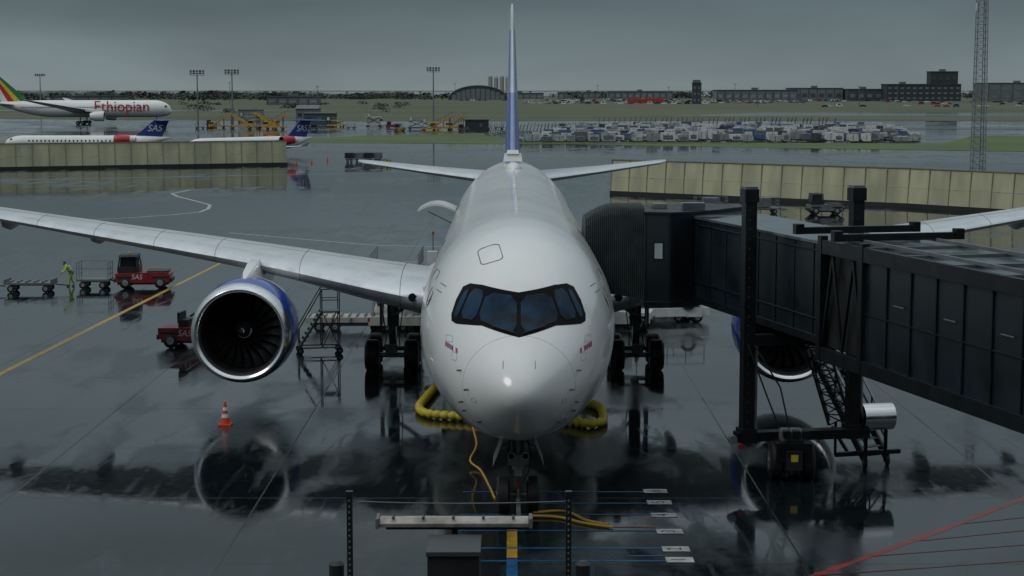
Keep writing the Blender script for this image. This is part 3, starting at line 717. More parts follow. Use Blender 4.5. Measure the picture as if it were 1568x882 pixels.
def platform(name,x,y,rz,h=3.0):
    b=B(TR(x,y,0,rz))
    for sx in(-.9,.9):
        for sy in(-.5,.5):
            b.wheel((sx,sy,.16),.16,.1,'y')
    for sy in(-.5,.5):
        b.beam((-.9,sy,.3),(.9,sy,.3),.06,.06,GAL); b.beam((-.95,sy,.3),(.1,sy,h-1.05),.06,.1,GAL)
        b.beam((.1,sy,.3),(.1,sy,h),.05,.05,GAL);b.beam((.9,sy,.3),(.9,sy,h),.05,.05,GAL)
        b.beam((.1,sy,h),(.9,sy,h),.05,.05,GAL);b.beam((.1,sy,h-.5),(.9,sy,h-.5),.04,.04,GAL)
        b.beam((-.95,sy,1.2),(.1,sy,h),.05,.05,GAL);b.beam((-.95,sy,.3),(-.95,sy,1.2),.05,.05,GAL);b.beam((.1,sy,.3),(.9,sy,h-1.05),.04,.04,GAL);b.beam((.9,sy,.3),(.1,sy,h-1.05),.04,.04,GAL)
    b.box((.5,0,h-1.05),(.85,1.05,.06),GRY)
    for k in range(8): q=(k+.5)/8; b.box((-.95+1.05*q,0,.3+(h-1.35)*q),(.24,1.0,.03),GAL)
    b.beam((.9,-.5,h),(.9,.5,h),.05,.05,GAL)
    return b.done(name)
platform('maintenance_stair',-8.9,82.2,R(10),3.0)
b=B(TR(-7.6,90.0,0,R(2)))
b.box((0,0,.62),(5.6,1.5,.28),PALE); b.box((0,0,.4),(5.0,1.2,.22),GRY)
for sx in(-2.1,-1.3,1.3,2.1):
    for sy in(-.6,.6): b.wheel((sx,sy,.26),.26,.2,'y')
for k in range(14): b.cyl((-2.6+k*.4,-.65,.80),(-2.6+k*.4,.65,.80),.06,GAL,n=8)
for k in range(6): b.box((-2.3+k*.9,-.76,.62),(.12,.02,.2),RED if k%2 else GRY)
b.done('pallet_transporter',bevel=.01)
def loader(name,x,y,rz,h=2.6,m=PALE):
    b=B(TR(x,y,0,rz))
    b.box((0,0,.55),(5.5,2.6,.45),m)
    for sx in(-2,2):
        for sy in(-1.1,1.1): b.wheel((sx,sy,.4),.4,.3,'y')
    b.box((0,0,h),(5.2,2.5,.25),m)
    for k in range(10): b.cyl((-2.4+k*.5,-1.1,h+.16),(-2.4+k*.5,1.1,h+.16),.05,GAL,n=8)
    for sy in(-1.15,1.15):
        b.beam((-2.2,sy,.8),(2.2,sy,h-.15),.12,.16,GRY);b.beam((2.2,sy,.8),(-2.2,sy,h-.15),.12,.16,GRY)
        for k in range(6): b.beam((-2.5+k,sy*1.05,h),(-2.5+k,sy*1.05,h+1.0),.04,.04,GAL)
        for z in(.5,1.0): b.beam((-2.5,sy*1.05,h+z),(2.5,sy*1.05,h+z),.04,.04,GAL)
    b.box((-1.8,-1.9,h+.1),(1.3,.9,.1),GRY); b.box((-1.9,-1.9,h+.65),(.6,.5,.9),WHP); b.beam((-1.3,-1.9,h),(-1.3,-1.9,h+1.9),.04,.04,BLK); b.cyl((-1.3,-1.9,h+1.9),(-1.3,-1.9,h+2.05),.07,ORG)
    b.cyl((-2.2,-1.3,h),(-2.2,-1.3,.6),.06,CHR)
    return b.done(name,bevel=.01)
loader('cargo_loader',-5.9,92,R(90),2.9,PALE)
loader('cargo_loader',7.4,94,R(10),1.2,WHP)
tractor('baggage_tractor',5.6,90.5,R(170),WHP,False,3.0,None)
b=B(TR(9.2,93.5,0,0)); b.cyl((0,-.6,1.1),(0,.5,1.1),.42,BLK,n=24);b.cyl((0,-.61,1.1),(0,-.66,1.1),.22,WHP,n=20);b.box((0,0,.5),(1.4,1.0,.4),WHP);b.wheel((-.5,-.4,.25),.25,.15,'y');b.wheel((.5,-.4,.25),.25,.15,'y');b.beam((.6,0,.9),(2.6,.3,1.4),.1,.1,GAL); b.done('ground_power_unit')
cart('baggage_dolly',8.2,98,R(5),True,3.0); cart('baggage_cart',-3.7,97,R(5),True,3.0)
cart('baggage_dolly',19.5,176,R(5),True,3.2,GRY); cart('baggage_dolly',24.5,176,R(5),True,3.2,GRY); tractor('baggage_tractor',30.5,175,R(5),GRY,True)

# ------------------------------------------------------------------ blast fences
def fence(name,pts,h,lean=.35):
    b=B()
    for (ax,ay),(bx,by) in zip(pts[:-1],pts[1:]):
        a=Vector((ax,ay,0));c=Vector((bx,by,0));L_=(c-a).length;u=(c-a)/L_;n=Vector((-u.y,u.x,0))
        if n.y<0:n=-n
        k=int(L_/2.4)
        for i in range(k):
            p=a+u*(i*L_/k+.02);q=a+u*((i+1)*L_/k-.02); dz=random.uniform(-.03,.03)
            for z0,z1,o0,o1 in((.45,h*.5,0,.12),(h*.5+.04,h,.13,lean)):
                vs=[p+n*o0+Vector((0,0,z0)),q+n*o0+Vector((0,0,z0)),q+n*o1+Vector((0,0,z1+dz)),p+n*o1+Vector((0,0,z1+dz))]
                vs2=[v+n*.08 for v in vs]
                b.add(vs+vs2,[(0,1,2,3),(7,6,5,4),(0,4,5,1),(3,2,6,7),(1,5,6,2),(0,3,7,4)],FENCE)
            b.beam(p+Vector((0,0,.3))-n*.03,p+n*(lean-.05)+Vector((0,0,h))-n*.05,.08,.08,FENR)
            b.beam(p+n*2.2,p+n*(lean+.05)+Vector((0,0,h*.9)),.1,.1,FENB)
        b.beam(a+n*lean+Vector((0,0,h+.05)),c+n*lean+Vector((0,0,h+.05)),.2,.1,FENR)
        b.beam(a+Vector((0,0,.22)),c+Vector((0,0,.22)),.35,.44,FENB)
    return b.done(name)
fence('blast_fence',[(-110,258),(-77.6,272),(-36.1,289)],3.9)
fence('blast_fence',[(11.4,207.8),(40.7,184.7),(52,171),(75,150)],4.0)

# ------------------------------------------------------------------ parked aircraft
def genfus(b,L_,Rr,zc,m,nose=.11,tail=.3,up=.55):
    rings=[]
    for i in range(60):
        s=i/59; y=s*L_
        if s<nose: k=math.sqrt(max(0,1-(1-s/nose)**2))*.999+.001; dz=-(1-k)*Rr*.35
        elif s>1-tail: t=(s-1+tail)/tail; k=1-t**1.6*.93; dz=(1-k)*Rr*.75
        else: k=1;dz=0
        rings.append([(Rr*k*math.sin(2*math.pi*j/28),y,zc+dz+Rr*k*math.cos(2*math.pi*j/28)) for j in range(28)])
    b.loft(rings,m)
GRN=mat('fin_green',(.02,.22,.07),.4);YLW=mat('fin_yellow',(.75,.55,.03),.4);RDD=mat('fin_red',(.5,.03,.03),.4)
W2=mat('parked_aircraft_white',(.68,.69,.68),.4,0,.04)
NAVY=mat('fin_navy',(.012,.04,.20),.4); TITL=mat('title_red',(.42,.03,.04),.5)
def finplates(b,le0,le1,te0,te1,z0,z1,cols,th=.25):
    f=0
    for fr,m in cols:
        def P(fq,k): return (le0+(te0-le0)*fq,z0) if k==0 else (le1+(te1-le1)*fq,z1)
        a=P(f,0);c=P(f+fr,0);d=P(f+fr,1);e=P(f,1); vs=[]
        for x in(-th,th):
            for (y,z),kk in((a,1),(c,1),(d,.35),(e,.35)): vs.append((x*kk,y,z))
        b.add(vs,[(0,1,2,3),(7,6,5,4),(0,4,5,1),(1,5,6,2),(2,6,7,3),(3,7,4,0)],m); f+=fr
def widebody(x,y,rz):
    M=TR(x,y,0,rz);e=empty('airliner',(x,y,0));b=B(M)
    genfus(b,62,2.95,5.4,W2,.1,.32)
    for sg in(1,-1):
        wing(b,[(2,22,12,4.3,2,.12),(9.5,28,7.5,5.2,1,.11),(29,43,2,8.6,0,.1),(30,45,.8,9,0,.1)],WING,sg)
        wing(b,[(.5,54,6,6.6,0,.1),(9.5,60,2.4,7.6,0,.1)],WING,sg)
        c=(sg*9.8,21.5,2.9); b.revolve([(4.8,1.2),(3,1.65),(1,1.75),(.2,1.65),(0,1.5),(.2,1.4),(1.2,1.38),(1.21,.1)],c,W2,32,mf=lambda j,i:DARK if j>=5 else W2)
        b.beam((sg*9.8,23,4.5),(sg*9.8,28,5.0),.4,.7,W2)
        for dx in(-.6,.6):
            for dy in(-.8,.8): b.wheel((sg*4.9+dx,31+dy,.65),.65,.5)
        b.cyl((sg*4.9,31,.7),(sg*4.6,31,4),.25,STEEL)
        b.wheel((sg*.4,5.5,.5),.5,.35)
        for i in range(70): 
            if i%24<22: b.box((sg*2.93,9+i*.62,5.9),(.06,.28,.42),DGL)
    b.cyl((0,5.5,.5),(0,5.5,3),.15,STEEL)
    b.box((-1.35,1.9,6.35),(1.7,.9,.5),DGL,taper=(.6,.6)); b.box((1.35,1.9,6.35),(1.7,.9,.5),DGL,taper=(.6,.6))
    finplates(b,49.5,60.3,59.5,63.5,7.6,17.0,[(.3,GRN),(.22,YLW),(.24,RDD),(.24,W2)])
    b.done('body',e)
    text('Ethiopian',5.2,Matrix.Translation((x-17,y-3.05,6.1))@Matrix.Rotation(R(90),4,'X'),TITL,'titles',e,ext=.02)
    return e
widebody(-118.6,630,R(90))
def regional(x,y,rz,L_=31):
    M=TR(x,y,0,rz);e=empty('regional_jet',(x,y,0));b=B(M)
    genfus(b,L_,1.3,2.3,W2,.12,.28)
    for sg in(1,-1):
        wing(b,[(1,14,5.5,1.5,1,.11),(9,19,1.6,2.0,0,.1),(9.5,20,.9,2.7,0,.1)],WING,sg)
        wing(b,[(.1,L_-3.0,3,6.4,0,.1),(4.2,L_-.6,1.5,6.35,0,.1)],NAVY,sg)
        b.revolve([(4,.45),(3,.7),(1,.82),(.1,.75),(0,.66),(.15,.6),(.9,.58),(.91,.05)],(sg*2.1,L_-10,2.9),RDD,24,mf=lambda j,i:(DARK if j>=5 else (RDD if j>=1 else W2)))
        b.beam((sg*1.2,L_-8,2.8),(sg*1.9,L_-8,2.9),1.4,.25,W2)
        b.wheel((sg*1.6,17.5,.4),.4,.3); b.cyl((sg*1.6,17.5,.4),(sg*1.6,17.5,1.6),.1,STEEL);b.wheel((sg*.2,3,.3),.3,.15)
        for i in range(22): b.box((sg*1.29,5+i*.75,2.65),(.04,.25,.32),DGL)
        b.box((sg*.6,1.6,2.95),(.7,.5,.3),DGL,taper=(.5,.5))
    b.cyl((0,3,.3),(0,3,1.3),.08,STEEL)
    finplates(b,L_-6.8,L_-3.0,L_-1.6,L_-.2,3.2,6.4,[(1,NAVY)],.18)
    b.done('body',e)
    text('SAS',1.7,M@Matrix.Translation((.25,L_-2.9,4.9))@Matrix.Rotation(R(90),4,'Z')@Matrix.Rotation(R(90),4,'X'),WHP,'fin_lettering',e,shear=.3,ext=.01)
    return e
regional(-94.5,335,R(-90)); regional(-56.5,312,R(-38))

# ------------------------------------------------------------------ distant airfield equipment
def stairs_truck(name,x,y,rz,m=YELP,s=1.0):
    b=B(TR(x,y,0,rz)@Matrix.Scale(s,4))
    b.box((0,0,.8),(7,2.2,.5),m); b.box((-2.7,0,1.7),(1.5,2.2,1.4),m,taper=(.8,.95)); b.box((-2.75,0,1.95),(1.45,2.22,.6),DGL,taper=(.85,1))
    for sx in(-2.3,2.3):
        for sy in(-.95,.95): b.wheel((sx,sy,.45),.45,.3,'y')
    for sy in(-.9,.9):
        b.beam((-2.2,sy,1.2),(3.0,sy,4.2),.16,.5,m); b.beam((-2.2,sy,2.4),(3.0,sy,5.4),.08,.08,GAL); b.beam((3,sy,4.2),(4.3,sy,4.2),.16,.3,m); b.beam((3,sy,5.4),(4.3,sy,5.4),.08,.08,GAL)
        for k in range(6): q=k/5; b.beam((-2.2+5.2*q,sy,1.2+3*q),(-2.2+5.2*q,sy,2.4+3*q),.06,.06,GAL)
        b.beam((2.4,sy,1),(2.4,sy,3.9),.2,.2,GRY); b.beam((.5,sy,1),(.5,sy,2.7),.15,.15,GRY)
    for k in range(14): q=(k+.5)/14; b.box((-2.2+5.2*q,0,1.2+3*q),(.3,1.7,.05),GRY)
    b.box((3.6,0,4.2),(1.4,1.8,.1),GRY)
    return b.done(name)
stairs_truck('passenger_stairs',-83,552,R(180),s=1.15);stairs_truck('passenger_stairs',-76,558,R(165),s=1.15);stairs_truck('passenger_stairs',-72,548,R(0),s=1.0)
stairs_truck('passenger_stairs',-21,540,R(10),s=1.0); stairs_truck('passenger_stairs',-17,548,R(30),s=.9)
loader('cargo_loader',-24,536,0,2.2,YELP); loader('cargo_loader',-46,600,R(15),3,WHP); loader('cargo_loader',-88,600,R(5),3.2,PALE)
loader('cargo_loader',-29,548,R(8),2.6,GRY); loader('cargo_loader',-57,585,R(-20),2.0,YELP); stairs_truck('passenger_stairs',-93,570,R(20),YELP,.8); stairs_truck('passenger_stairs',-47,615,R(180),PALE,.9)
for x,y,mm in((-100,600,RED),(-64,560,WHP),(-38,570,RED),(-33,530,YELP),(-12,560,WHP),(-14,525,GRY),(-105,540,WHP)): tractor('baggage_tractor',x,y,R(random.uniform(-40,40)),mm)
for x,y in((-97,560),(-67,570),(-60,545),(-50,560),(-42,590),(-35,556),(-8,548),(-4,556)): cart('baggage_cart',x,y,R(random.uniform(-20,20)),True,2.8,random.choice([WHP,GRY,BLK,None]),m=GRY)
for i in range(4): cart('baggage_dolly',-27.2+i*1.55,301+i*.3,R(5),True,1.4,GRY if i%2 else BLK,m=GRY)
b=B(TR(-20.2,290)); b.box((0,0,.45),(1.4,.25,.7),BLK);b.box((0,-.13,.5),(1.2,.02,.5),YEL);b.box((.1,-.145,.5),(.2,.02,.4),BLK); b.done('taxiway_sign')
for x,y in((-35,292),(-33.2,298),(-31.4,306)):
    b=B(TR(x,y));b.box((0,0,.03),(.4,.4,.06),ORG);b.cyl((0,0,.06),(0,0,.75),.16,ORG,.03);b.done('traffic_cone')
def shed(name,x,y,w,d,h,m,rz=0,ridge=0):
    b=B(TR(x,y,0,rz)); b.box((0,0,h/2),(w,d,h),m)
    b.box((0,0,h+.15),(w+.5,d+.5,.3),GRY)
    if ridge: b.loft([[(-w/2,-d/2,h+.3),(-w/2,d/2,h+.3),(-w/2,0,h+ridge)],[(w/2,-d/2,h+.3),(w/2,d/2,h+.3),(w/2,0,h+ridge)]],GRY)
    n=max(1,int(w/3))
    for i in range(n): b.box((-w/2+(i+.5)*w/n,-d/2-.03,h*.5),(w/n*.5,.08,h*.3),GRY if i%2 else DBLD)
    b.box((w*.3,-d/2-.05,1.1),(1.2,.08,2.2),DBLD)
    return b.done(name)
TEAL=mat('shed_teal',(.05,.085,.09),.7)
shed('storage_shed',-68,640,11,8,3.6,TEAL); shed('storage_shed',-79,700,9,6,4.5,CONC,0,1.5); shed('equipment_shed',-10.5,540,7,4,3,DBLD); shed('equipment_shed',-110,760,10,6,3.5,CONC)

def mast(name,x,y,h,s=1):
    b=B(TR(x,y)); b.cyl((0,0,0),(0,0,h-.5),.35*s,GAL,.16*s,n=12)
    b.box((0,0,h-1),(4.4*s,1.6*s,.12),GRY)
    for z in(h-.6,h+.1): b.beam((-2.2*s,0,z),(2.2*s,0,z),.12,.12,GRY)
    for i in range(5):
        for z in(h-.35,h+.4): b.box((-2*s+i*s,-.3,z),(.65*s,.3,.5*s),BLK if i%2 else GRY)
    for sx in(-2.2,2.2): b.beam((sx*s,0,h-1),(sx*s,0,h+.6),.08,.08,GRY)
    return b.done(name)
mast('floodlight_mast',-101,580,17.6);mast('floodlight_mast',-90,581,17.8);mast('floodlight_mast',-27.6,634,19.2);mast('floodlight_mast',-389,1490,24,1.8)
for x,y,h in((130,1500,14),(210,1700,17),(-60,1900,18),(320,1500,15),(90,1900,16),(420,1450,17),(-250,1600,18),(250,1300,14),(-140,1300,14),(170,1250,13),(365,1350,14)):
    b=B(TR(x,y)); b.cyl((0,0,0),(0,0,h),.3,GRY,.15,n=8); b.box((0,0,h),(2.5,.5,.4),GRY); b.done('street_lamp')
b=B(TR(72,278)); H=46
def wd(z): return .98-.33*z/H
TW=mat('tower_steel',(.20,.22,.23),.6,.2)
for sx in(-1,1):
    for sy in(-1,1): b.beam((sx*wd(0),sy*wd(0)*.8,0),(sx*wd(H)*.8,sy*wd(H)*.8,H),.11,.11,TW)
n=44
for i in range(n):
    z0=i*H/n;z1=(i+1)*H/n;a=wd(z0)*.98;c=wd(z1)*.98
    for sy in(-1,1):
        b.beam((-a,sy*a*.85,z0),(c,sy*c*.85,z1),.05,.05,TW);b.beam((a,sy*a*.85,z0),(-c,sy*c*.85,z1),.05,.05,TW);b.beam((-a,sy*a*.85,z0),(a,sy*a*.85,z0),.05,.05,TW)
    for sx in(-1,1): b.beam((sx*a,-a*.85,z0),(sx*c,c*.85,z1),.05,.05,TW)
b.cyl((.3,0,0),(.3,0,H),.05,BLK,n=6)
for z,m in((24,WHP),(26,GRY),(33,WHP)): b.cyl((-1.0,-.6,z),(-1.0,-.6,z+1.2),.14,m)
b.done('lattice_tower')

b=B(); cols=[WHP,WHP,WHP,GRY,mat('container_blue',(.06,.12,.25),.5),mat('container_alu',(.42,.44,.45),.4,.3),mat('container_dark',(.05,.06,.07),.5),mat('container_pale',(.52,.53,.54),.5),mat('container_alu2',(.30,.32,.33),.4,.3)]
for row in range(16):
    y=408+row*9.5; x0=3+row*.9 if row>1 else 1; x=x0
    while x<92+row*1.6:
        if random.random()<.86:
            w=random.choice([2.0,2.4,3.2,1.6]);h=random.uniform(.9,2.0);m=random.choice(cols);d=1.6;yy=y+random.uniform(-2.5,2.5)
            b.box((x+w/2,yy,.35),(w*1.02,d*.9,.18),BLK)
            b.loft([[(x,yy-d/2,.75),(x+.3,yy-d/2,.45),(x+w,yy-d/2,.45),(x+w,yy-d/2,h+.4),(x,yy-d/2,h+.4)],[(x,yy+d/2,.75),(x+.3,yy+d/2,.45),(x+w,yy+d/2,.45),(x+w,yy+d/2,h+.4),(x,yy+d/2,h+.4)]],m)
            b.box((x+w/2,yy-d/2-.01,h*.5+.4),(w*.06,.03,h*.8),GRY)
            if random.random()<.3: b.box((x+w/2,yy-d/2-.02,h*.5+.3),(w*.7,.03,h*.5),GRY)
            x+=w+random.uniform(.3,1.0)
        else: x+=random.uniform(1.5,5)
b.done('cargo_containers')
b=B()
for row in range(4):
    for i in range(12):
        x=-7+i*1.9+row*1.2;y=470+row*14
        b.beam((x,y,.4),(x+.6,y,2.8),1.3,.1,DBLD);b.beam((x,y,.3),(x+1.5,y,.3),.2,.2,GRY)
for i in range(46):
    x=28+i*1.7;y=585+ (i%3)*3; b.beam((x,y,.4),(x+.5,y,3.0),1.3,.1,DBLD)
b.done('equipment_racks')
b=B(); cc=[WHP,W2,GRY,BLK,mat('car_silver',(.4,.42,.44),.3,.4),mat('car_blue',(.05,.1,.2),.3),mat('car_red',(.3,.04,.04),.3),WHP]
def car(b,x,y,m,van=False):
    l=random.uniform(4.2,4.8); h=1.5 if not van else 2.3
    b.box((x,y,.65),(l,1.8,.7),m)
    b.box((x-.1*l*.2,y,1.0+(h-1)/2),(l*(.6 if not van else .85),1.7,h-1),m,taper=(.7 if not van else .92,.9))
    b.box((x-.1*l*.2,y-.03,1.0+(h-1)/2),(l*.56,1.72,(h-1)*.6),DGL,taper=(.76,.93))
    for sx in(-1.4,1.4): b.cyl((x+sx,y-.92,.33),(x+sx,y+.92,.33),.33,TYRE,n=8)
for row,(y,x0,x1,p) in enumerate([(1480,30,160,.7),(1600,0,260,.8),(1750,40,330,.75),(1450,330,560,.5),(1900,-60,300,.7),(1680,350,620,.6),(2050,60,420,.6),(1250,200,420,.3),(1540,0,230,.7),(1820,20,400,.7)]):
    x=x0
    while x<x1:
        if random.random()<p: car(b,x,y+random.uniform(-14,14),random.choice(cc),random.random()<.3)
        x+=random.uniform(4.8,7.5)
b.done('distant_parked_cars')
b=B(TR(118,1600)); b.box((0,0,2.4),(32,3,3.2),RDD);b.box((0,0,.6),(30,2.5,.5),BLK)
for i in range(6): b.wheel((-13+i*5.2,-1.2,.6),.6,.4,'y')
b.done('red_trailer')

def hall(name,x0,x1,y,d,h,m=CONC,wm=BWIN,bay=8,rows=1,parapet=True):
    b=B(); cx=(x0+x1)/2;w=x1-x0
    b.box((cx,y+d/2,h/2),(w,d,h),m); b.box((cx,y+d/2,h+.4),(w+1,d+1,.8),HBLD)
    n=max(2,int(w/bay))
    for r in range(rows):
        for i in range(n):
            z=h*(r+.6)/(rows+.3); b.box((x0+(i+.5)*w/n,y-.05,z),(w/n*.55,.3,h/(rows+.3)*.38),wm)
    for i in range(n+1): b.box((x0+i*w/n,y-.1,h/2),(.5,.5,h),HBLD)
    for k in range(max(1,n//6)): b.box((x0+w*(k+.5)/max(1,n//6),y+d/2,h+1.8),(6,6,2.4),GRY)
    return b.done(name)
DB2=mat('office_dark_cladding',(.038,.048,.054),.8,0,.1,.1); WIN2=mat('office_windows',(.16,.19,.20),.3)
hall('office_building',386,462,1860,30,17,DB2,WIN2,6,3)
hall('control_building',432,460,1866,18,30,DB2,HBLD,7,3)
hall('warehouse',210,292,1850,40,11); hall('warehouse',294,348,1900,40,13,CONC,HBLD); hall('warehouse',350,386,1880,30,12,HBLD,WIN2)
hall('warehouse',480,700,1820,60,18,CONC,WIN2,12,2); hall('warehouse',560,640,1780,30,8,HBLD,WIN2); hall('warehouse',-190,-150,1400,20,6,CONC); hall('warehouse',-330,-280,1300,20,7,CONC); hall('warehouse',-20,40,2300,20,7,CONC); hall('warehouse',60,140,2350,20,8,CONC)
hall('concrete_building',150,157,1500,6,17,HBLD,CONC,3,3); hall('warehouse',120,200,2250,30,9,CONC)
b=B(TR(-39,2080)); 
rings=[]
for y in(0,60): rings.append([(34*math.cos(a),y,16*math.sin(a)) for a in[math.pi*i/24 for i in range(25)]])
b.loft(rings,HBLD)
for i in range(11): 
    x=-28+i*5.6; hh=16*math.sqrt(max(0,1-(x/34)**2))-3.2
    if hh>1: b.box((x,-.3,hh/2),(4.9,.4,hh),WIN2)
b.path([(34.5*math.cos(a),-.5,16.6*math.sin(a)) for a in[math.pi*i/24 for i in range(25)]],.6,GRY)
b.done('arched_hangar')
b=B()
SIL=mat('silo_pale',(.30,.32,.32),.8)
for i in range(4): b.cyl((-30+i*8,2500,0),(-30+i*8,2500,29-(i%2)*1),3.0,SIL,n=20); b.cyl((-30+i*8,2500,29),(-30+i*8,2500,30.5),3.1,SIL,2.4,n=20)
b.done('storage_silos')
b=B(); b.beam((-1200,3350,9),(1500,3350,9),4,1.6,SIL)
for i in range(40): b.box((-1190+i*68,3350,4.2),(5,3,8),SIL)
b.done('distant_bridge')
def hill(name,x0,x1,y,h,seed):
    rr=random.Random(seed); n=160; hs=[];v=.5
    for i in range(n+1):
        v+=rr.uniform(-.16,.16); v=min(1,max(.25,v)); e=min(1,i/12,(n-i)/12); hs.append(h*v*e+.3)
    b=B(); rows=[]
    for dy,k in((-90,.0),(-40,.6),(0,1),(60,.7),(200,0)):
        rows.append([(x0+(x1-x0)*i/n,y+dy+rr.uniform(-8,8),.1+hs[i]*k*(1 if k==0 else rr.uniform(.85,1.15))) for i in range(n+1)])
    b.loft(rows,HILL,cap=False,closed=False); return b.done(name,smooth=80)
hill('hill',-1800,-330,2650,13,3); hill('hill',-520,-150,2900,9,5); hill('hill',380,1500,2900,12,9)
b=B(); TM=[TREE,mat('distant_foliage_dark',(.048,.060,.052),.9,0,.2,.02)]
def clump(x,y,w,h):
    for k in range(44):
        a=random.uniform(0,6.28); rr=random.random()**.5; z=random.random()
        px=x+w*rr*math.cos(a)*(1-z*.55);py=y+w*rr*math.sin(a)*.5; pz=h*(.08+.85*z); s=random.uniform(.10,.22)*w
        p=[Vector((px+random.uniform(-s,s),py+random.uniform(-s,s),max(0.1,pz+random.uniform(-s,s)*.6))) for _ in range(4)]
        b.add(p,[(0,1,2),(0,1,3),(1,2,3),(0,2,3)],random.choice(TM))
    b.cyl((x,y,0),(x,y,h*.4),w*.05,TM[1],n=5)
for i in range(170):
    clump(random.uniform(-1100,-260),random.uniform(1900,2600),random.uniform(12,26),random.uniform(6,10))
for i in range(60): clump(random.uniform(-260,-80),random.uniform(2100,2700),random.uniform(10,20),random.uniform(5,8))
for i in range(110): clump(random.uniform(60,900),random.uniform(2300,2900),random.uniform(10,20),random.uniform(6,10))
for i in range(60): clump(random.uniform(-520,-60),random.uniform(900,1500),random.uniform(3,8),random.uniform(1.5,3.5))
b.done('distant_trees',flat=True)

# ------------------------------------------------------------------ terminal and foreground
b=B(); b.box((0,-12,3.85),(140,55,7.7),DBLD); b.box((0,-21.5,12),(140,40,8.6),DBLD)
for i in range(28):
    b.box((-67.5+i*5,-1.45,12),(4.4,.1,7.0),DGL); b.box((-67.5+i*5,15.53,4.2),(4.4,.06,5.5),DGL)
b.done('terminal_building')
ROOFM=mat('foreground_dark_metal',(.012,.015,.017),.4)
b=B()
for x,top in((-1.31,8.84),(.456,8.84)):
    b.beam((x,14.2,7.7),(x,14.2,top),.046,.046,ROOFM)
    for i in range(22):
        b.box((x,14.174,7.8+i*.048),(.014,.006,.02),GRY)
    b.box((x,14.2,top+.02),(.055,.055,.05),ROOFM)
    b.box((x+.01,14.2,7.72),(.2,.2,.04),ROOFM)
for x in(-1.39,.56): b.cyl((x,13.9,7.7),(x,13.9,8.36),.06,ROOFM,n=16); b.cyl((x,13.9,8.36),(x,13.9,8.39),.065,ROOFM,.03,n=16)
pts=[(-1.31+1.766*i/24,14.2,8.80-.018*math.sin(math.pi*i/24)) for i in range(25)]
b.path(pts,.006,GRY)
b.done('roof_edge_railing',bevel=.003)
b=B(); LM=mat('lamp_housing',(.36,.34,.30),.5,0,.25,7)
b.loft([[(x,14.05,8.62),(x,14.20,8.62),(x,14.22,8.66),(x,14.16,8.69),(x,14.09,8.69),(x,14.04,8.655)] for x in(-1.06,.135)],LM)
b.box((-.46,14.13,8.606),(1.1,.1,.02),ROOFM)
for x in(-1.075,.15): b.box((x,14.13,8.655),(.03,.19,.085),GRY)
for k in range(5): b.box((-.95+k*.24,14.10,8.695),(.02,.1,.016),ROOFM)
b.beam((-.46,14.13,7.7),(-.46,14.13,8.60),.05,.05,ROOFM)
b.done('roof_light_fixture',bevel=.006)
b=B(); b.box((-.45,13.7,8.12),(.40,.5,.84),mat('cabinet_dark',(.012,.014,.016),.6)); b.box((-.45,13.7,8.565),(.42,.54,.04),mat('cabinet_lid',(.05,.055,.06),.5)); b.box((-.45,13.44,8.1),(.3,.01,.5),ROOFM); b.done('roof_equipment_cabinet',bevel=.012)

# ------------------------------------------------------------------ world, sun, camera
w=bpy.data.worlds.new('World');scene.world=w;w.use_nodes=True;nt=w.node_tree;N=nt.nodes;L=nt.links
for n in list(N):N.remove(n)
out=N.new('ShaderNodeOutputWorld');sky=N.new('ShaderNodeTexSky');sky.sky_type='NISHITA';sky.sun_disc=False
sky.sun_elevation=R(48);sky.sun_rotation=R(-60);sky.dust_density=4;sky.air_density=1.5
hs=N.new('ShaderNodeHueSaturation');hs.inputs['Saturation'].default_value=.35;L.new(sky.outputs[0],hs.inputs['Color'])
b1=N.new('ShaderNodeBackground');b1.inputs[1].default_value=.05;L.new(hs.outputs[0],b1.inputs[0])
tc=N.new('ShaderNodeTexCoord');sp=N.new('ShaderNodeSeparateXYZ');L.new(tc.outputs['Generated'],sp.inputs[0])
cr=N.new('ShaderNodeValToRGB');L.new(sp.outputs[2],cr.inputs[0])
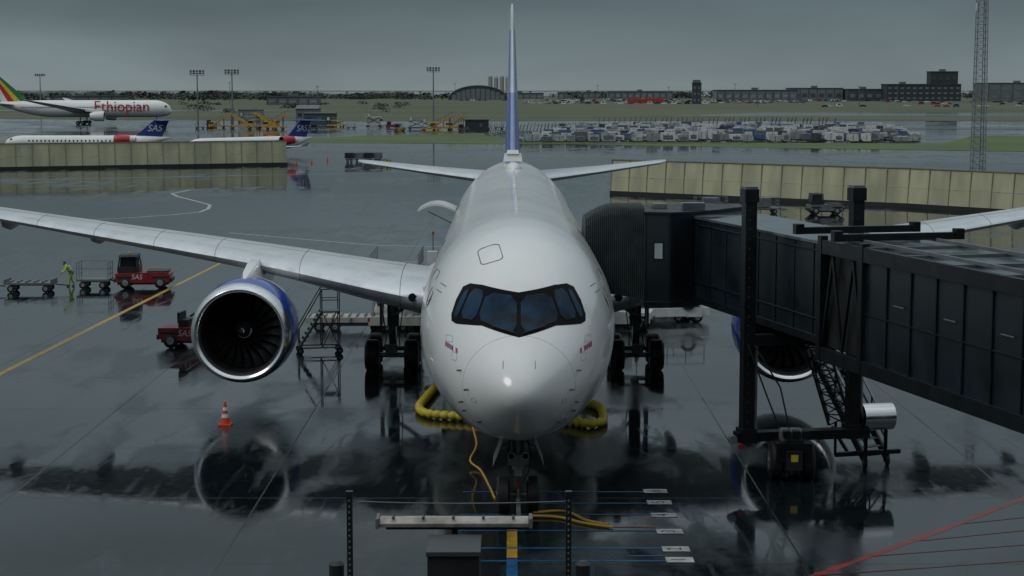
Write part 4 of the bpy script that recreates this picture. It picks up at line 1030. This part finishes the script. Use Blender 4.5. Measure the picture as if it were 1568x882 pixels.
el=cr.color_ramp.elements
el[0].position=0;el[0].color=(.195,.235,.242,1);el[1].position=1;el[1].color=(.88,.95,1.0,1)
for p,c in((.012,(.175,.218,.230)),(.05,(.108,.150,.168)),(.12,(.165,.215,.24)),(.22,(.225,.285,.315)),(.5,(.38,.45,.485))):
    x=el.new(p);x.color=(*c,1)
mp=N.new('ShaderNodeMapping');mp.inputs['Scale'].default_value=(1,1,5.5);L.new(tc.outputs['Generated'],mp.inputs[0])
nz=N.new('ShaderNodeTexNoise');nz.inputs['Scale'].default_value=3.2;nz.inputs['Detail'].default_value=5;nz.inputs['Distortion'].default_value=.4;L.new(mp.outputs[0],nz.inputs['Vector'])
mr=N.new('ShaderNodeMapRange');mr.inputs[1].default_value=.3;mr.inputs[2].default_value=.7;mr.inputs[3].default_value=.76;mr.inputs[4].default_value=1.24;L.new(nz.outputs[0],mr.inputs[0])
mm=N.new('ShaderNodeMix');mm.data_type='RGBA';mm.blend_type='MULTIPLY';mm.inputs[0].default_value=1;L.new(cr.outputs[0],mm.inputs[6]);L.new(mr.outputs[0],mm.inputs[7])
b2=N.new('ShaderNodeBackground');b2.inputs[1].default_value=1;L.new(mm.outputs[2],b2.inputs[0])
mx=N.new('ShaderNodeMixShader');mx.inputs[0].default_value=.95;L.new(b1.outputs[0],mx.inputs[1]);L.new(b2.outputs[0],mx.inputs[2]);L.new(mx.outputs[0],out.inputs[0])
sl=bpy.data.lights.new('sun','SUN');sl.energy=.75;sl.angle=R(22);sl.color=(1,.96,.91);so=bpy.data.objects.new('sun',sl);col.objects.link(so)
so.rotation_euler=(R(42),0,R(-60)); so.location=(0,0,60)
cam=bpy.data.cameras.new('camera');co=bpy.data.objects.new('camera',cam);col.objects.link(co)
co.location=(0,0,12.1);co.rotation_euler=(R(90-6.31),0,0);cam.lens=36*2750/1568;cam.sensor_width=36;cam.clip_end=20000;cam.clip_start=.1
scene.camera=co
scene.view_settings.view_transform='Standard';scene.view_settings.look='None';scene.view_settings.exposure=0
